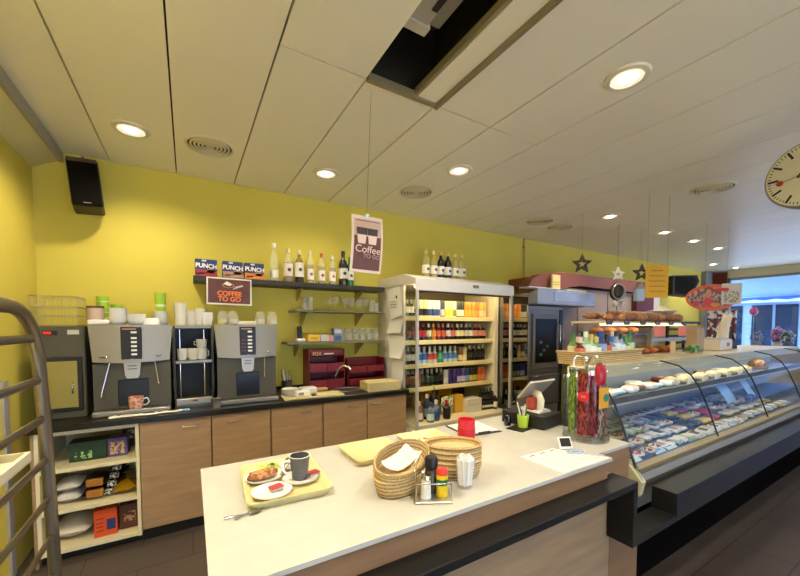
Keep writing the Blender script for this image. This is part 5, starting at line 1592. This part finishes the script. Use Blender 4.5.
# ================================================================ OUTSIDE
struct(B().box((XR+.13, -14, -.1), (40, 22, -.06)), 'street_ground', mat('8d9096', .8, var=.1))
struct(B().box((-12, -22, -.1), (XR+.12, YF-.11, -.06)), 'bounce_ground', mat('c9c4ba', .8, var=.1))  # unseen pale ground added to bounce sunlight up to the ceiling
t = thing('awning', 'blue scalloped awning outside the shop window', 'awning', (0, 0, 0))
AW = mat('7ea4ea', .6)
b = B()
for z_ in (0, .008):
    V = b._new([(XR+.3, -6, 2.74+z_), (XR+.3, 6.5, 2.74+z_), (XR+1.75, 6.5, 2.30+z_), (XR+1.75, -6, 2.30+z_)], None)
    b.bm.faces.new(V)
b.build('canvas', AW, t)
b = B()
n = 62
pts = [(6.5, 2.31), (-6, 2.31)]
for k in range(n+1):
    y = -6+12.5*k/n
    pts.append((y, 2.19 if k % 2 else 2.225))
B().prism(pts, XR+1.74, XR+1.752, 'x').build('valance', mat('4f7ad0', .6), t)
B().tube([(XR+1.75, -6, 2.3), (XR+1.75, 6.5, 2.3)], .02).build('front_bar', mat('b9c4d0', .4, .6), t)
for y in (-5, 0, 5.5):
    B().tube([(XR+.3, y, 2.45), (XR+1.0, y+.1, 2.42), (XR+1.72, y, 2.28)], .018).build('arm', mat('b9c4d0', .4, .6), t)
t = thing('street_building', 'grey blue building with dark shop windows across the street', 'building', (0, 0, 0))
B().box((20, -14, -.06), (24, 22, 7)).build('facade', mat('7388a8', .7, var=.08, scale=1), t)
for y0, y1 in ((3.9, 5.2), (5.5, 7.2), (1.2, 3.5), (-2, .8)):
    f = B().box((19.95, y0, .35), (20, y1, 2.4)).build('shop_window', mat('18222e', .7, spec=.1), t)
    B().box((19.92, (y0+y1)/2-.04, .35), (19.95, (y0+y1)/2+.04, 2.4)).build('mullion', mat('4a5868', .5), f)
B().box((19.7, -14, 2.5), (20, 22, 2.9)).build('cornice', mat('9fb0c6', .6), t)

# ================================================================ TRAY RACK (near left)
TUBE = mat('7a7262', .35, .8)
t = thing('tray_rack', 'tubular steel tray rack standing at the left edge', 'trolley', (-.29, 0, 0))
def postpath(x):
    out = [(x, 1.19, .06), (x, 1.155, .9), (x, 1.125, 1.30), (x, 1.105, 1.44)]
    for k in range(1, 8):
        a = R(90*k/7)
        out.append((x, 1.105-.14*(1-math.cos(a)), 1.43+.13*math.sin(a)))
    out += [(x, .70, 1.56)]
    for k in range(1, 8):
        a = R(90*k/7)
        out.append((x, .70-.14*math.sin(a), 1.56-.12*(1-math.cos(a))))
    out += [(x, .55, .9), (x, .54, .06)]
    return out
for x in (0, -.5):
    f = B().tube(postpath(x), .012, 12, rz=.014).build('side_frame', TUBE, t, 60)
    for z in (1.495, 1.40, 1.31, 1.21, 1.115, 1.02, .92, .82, .72, .55, .38, .22):
        yb = 1.155-(z-.9)*.09
        B().tube([(x, yb-.01, z), (x, .56, z)], .009, 8, rz=.005).build('runner', TUBE, f, 60)
B().tube([(0, 1.18, .2), (-.5, 1.18, .2)], .014).build('crossbar', TUBE, t, 60)
B().tube([(0, .545, .2), (-.5, .545, .2)], .014).build('crossbar', TUBE, t, 60)
for x in (0, -.5):
    for y in (1.19, .54):
        B().lathe([(0, -.012), (.03, -.012), (.03, .012), (0, .012)], 18, M=Matrix.Translation((x, y, .031)) @ Matrix.Rotation(PI/2, 4, 'Y')).build('castor', BLACK, t, 40)
t = thing('baking_tray', 'pale baking tray resting on the rack runners', 'tray', (-.54, .84, 1.222))
B().box((-.235, -.25, 0), (.235, .25, .005)).build('base', mat('d9cfa8', .4), t)
for a, c in (((-.235, -.25), (.235, -.243)), ((-.235, .243), (.235, .25)), ((-.235, -.243), (-.228, .243)), ((.228, -.243), (.235, .243))):
    B().box((a[0], a[1], .005), (c[0], c[1], .022)).build('rim', mat('e4dcbc', .35), t)

# ================================================================ LIGHT
P0 = 48
for x, y, p in [(-.293, 2.989, 1.0), (1.042, 2.979, .55), (1.977, 2.354, .9), (2.009, 1.045, 1.4), (4.317, 2.396, 1.0), (5.692, 2.402, .8), (6.627, 2.408, .8), (7.596, 2.428, .8), (9.429, 3.086, .8),
                (-.5, 1.3, 2.7), (.2, -.6, 1.3), (1.0, .25, 1.1), (3.9, -.6, 1.0), (2.2, -2.2, .9), (5.8, .2, .8), (7.8, -.8, .8)]:  # unseen lamps added here, the first inferred from the bright left wall
    light_pos(x, y, P0*p)
# unseen fittings added for the out-of-view lamps over the customer side
for k, (x, y) in enumerate([(-.5, 1.3), (.2, -.6), (1.0, .25), (3.9, -.6), (2.2, -2.2), (5.8, .2), (7.8, -.8)]):
    dup(dl, (x, y, H_C), label='round unseen downlight added over the customer side, %s of seven' % ORD[k])

sl = bpy.data.lights.new('sun', 'SUN')
sl.energy = 28
sl.color = (1, .95, .88)
sl.angle = R(1)
so = bpy.data.objects.new('sun', sl)
COL.objects.link(so)
so.rotation_euler = (R(-32), 0, 0)
so.rotation_euler = (R(32), 0, 0)
W = bpy.data.worlds.new('sky')
sc.world = W
W.use_nodes = True
bg = W.node_tree.nodes['Background']
bg.inputs['Color'].default_value = (.50, .69, 1.0, 1)
bg.inputs['Strength'].default_value = 7.5

# ================================================================ CAMERA
cd = bpy.data.cameras.new('camera')
cam = bpy.data.objects.new('camera', cd)
COL.objects.link(cam)
cam.location = (0, 0, 1.52)
cam.rotation_euler = (R(90-2.5), 0, R(-30.8))
cd.sensor_width = 36
cd.lens = 356/800*36
cd.shift_y = 54.5/800
cd.clip_start = .02
sc.camera = cam
sc.view_settings.view_transform = 'Standard'
sc.view_settings.look = 'None'
sc.view_settings.exposure = .12
sc.view_settings.gamma = 1
sc.cycles.use_denoising = True
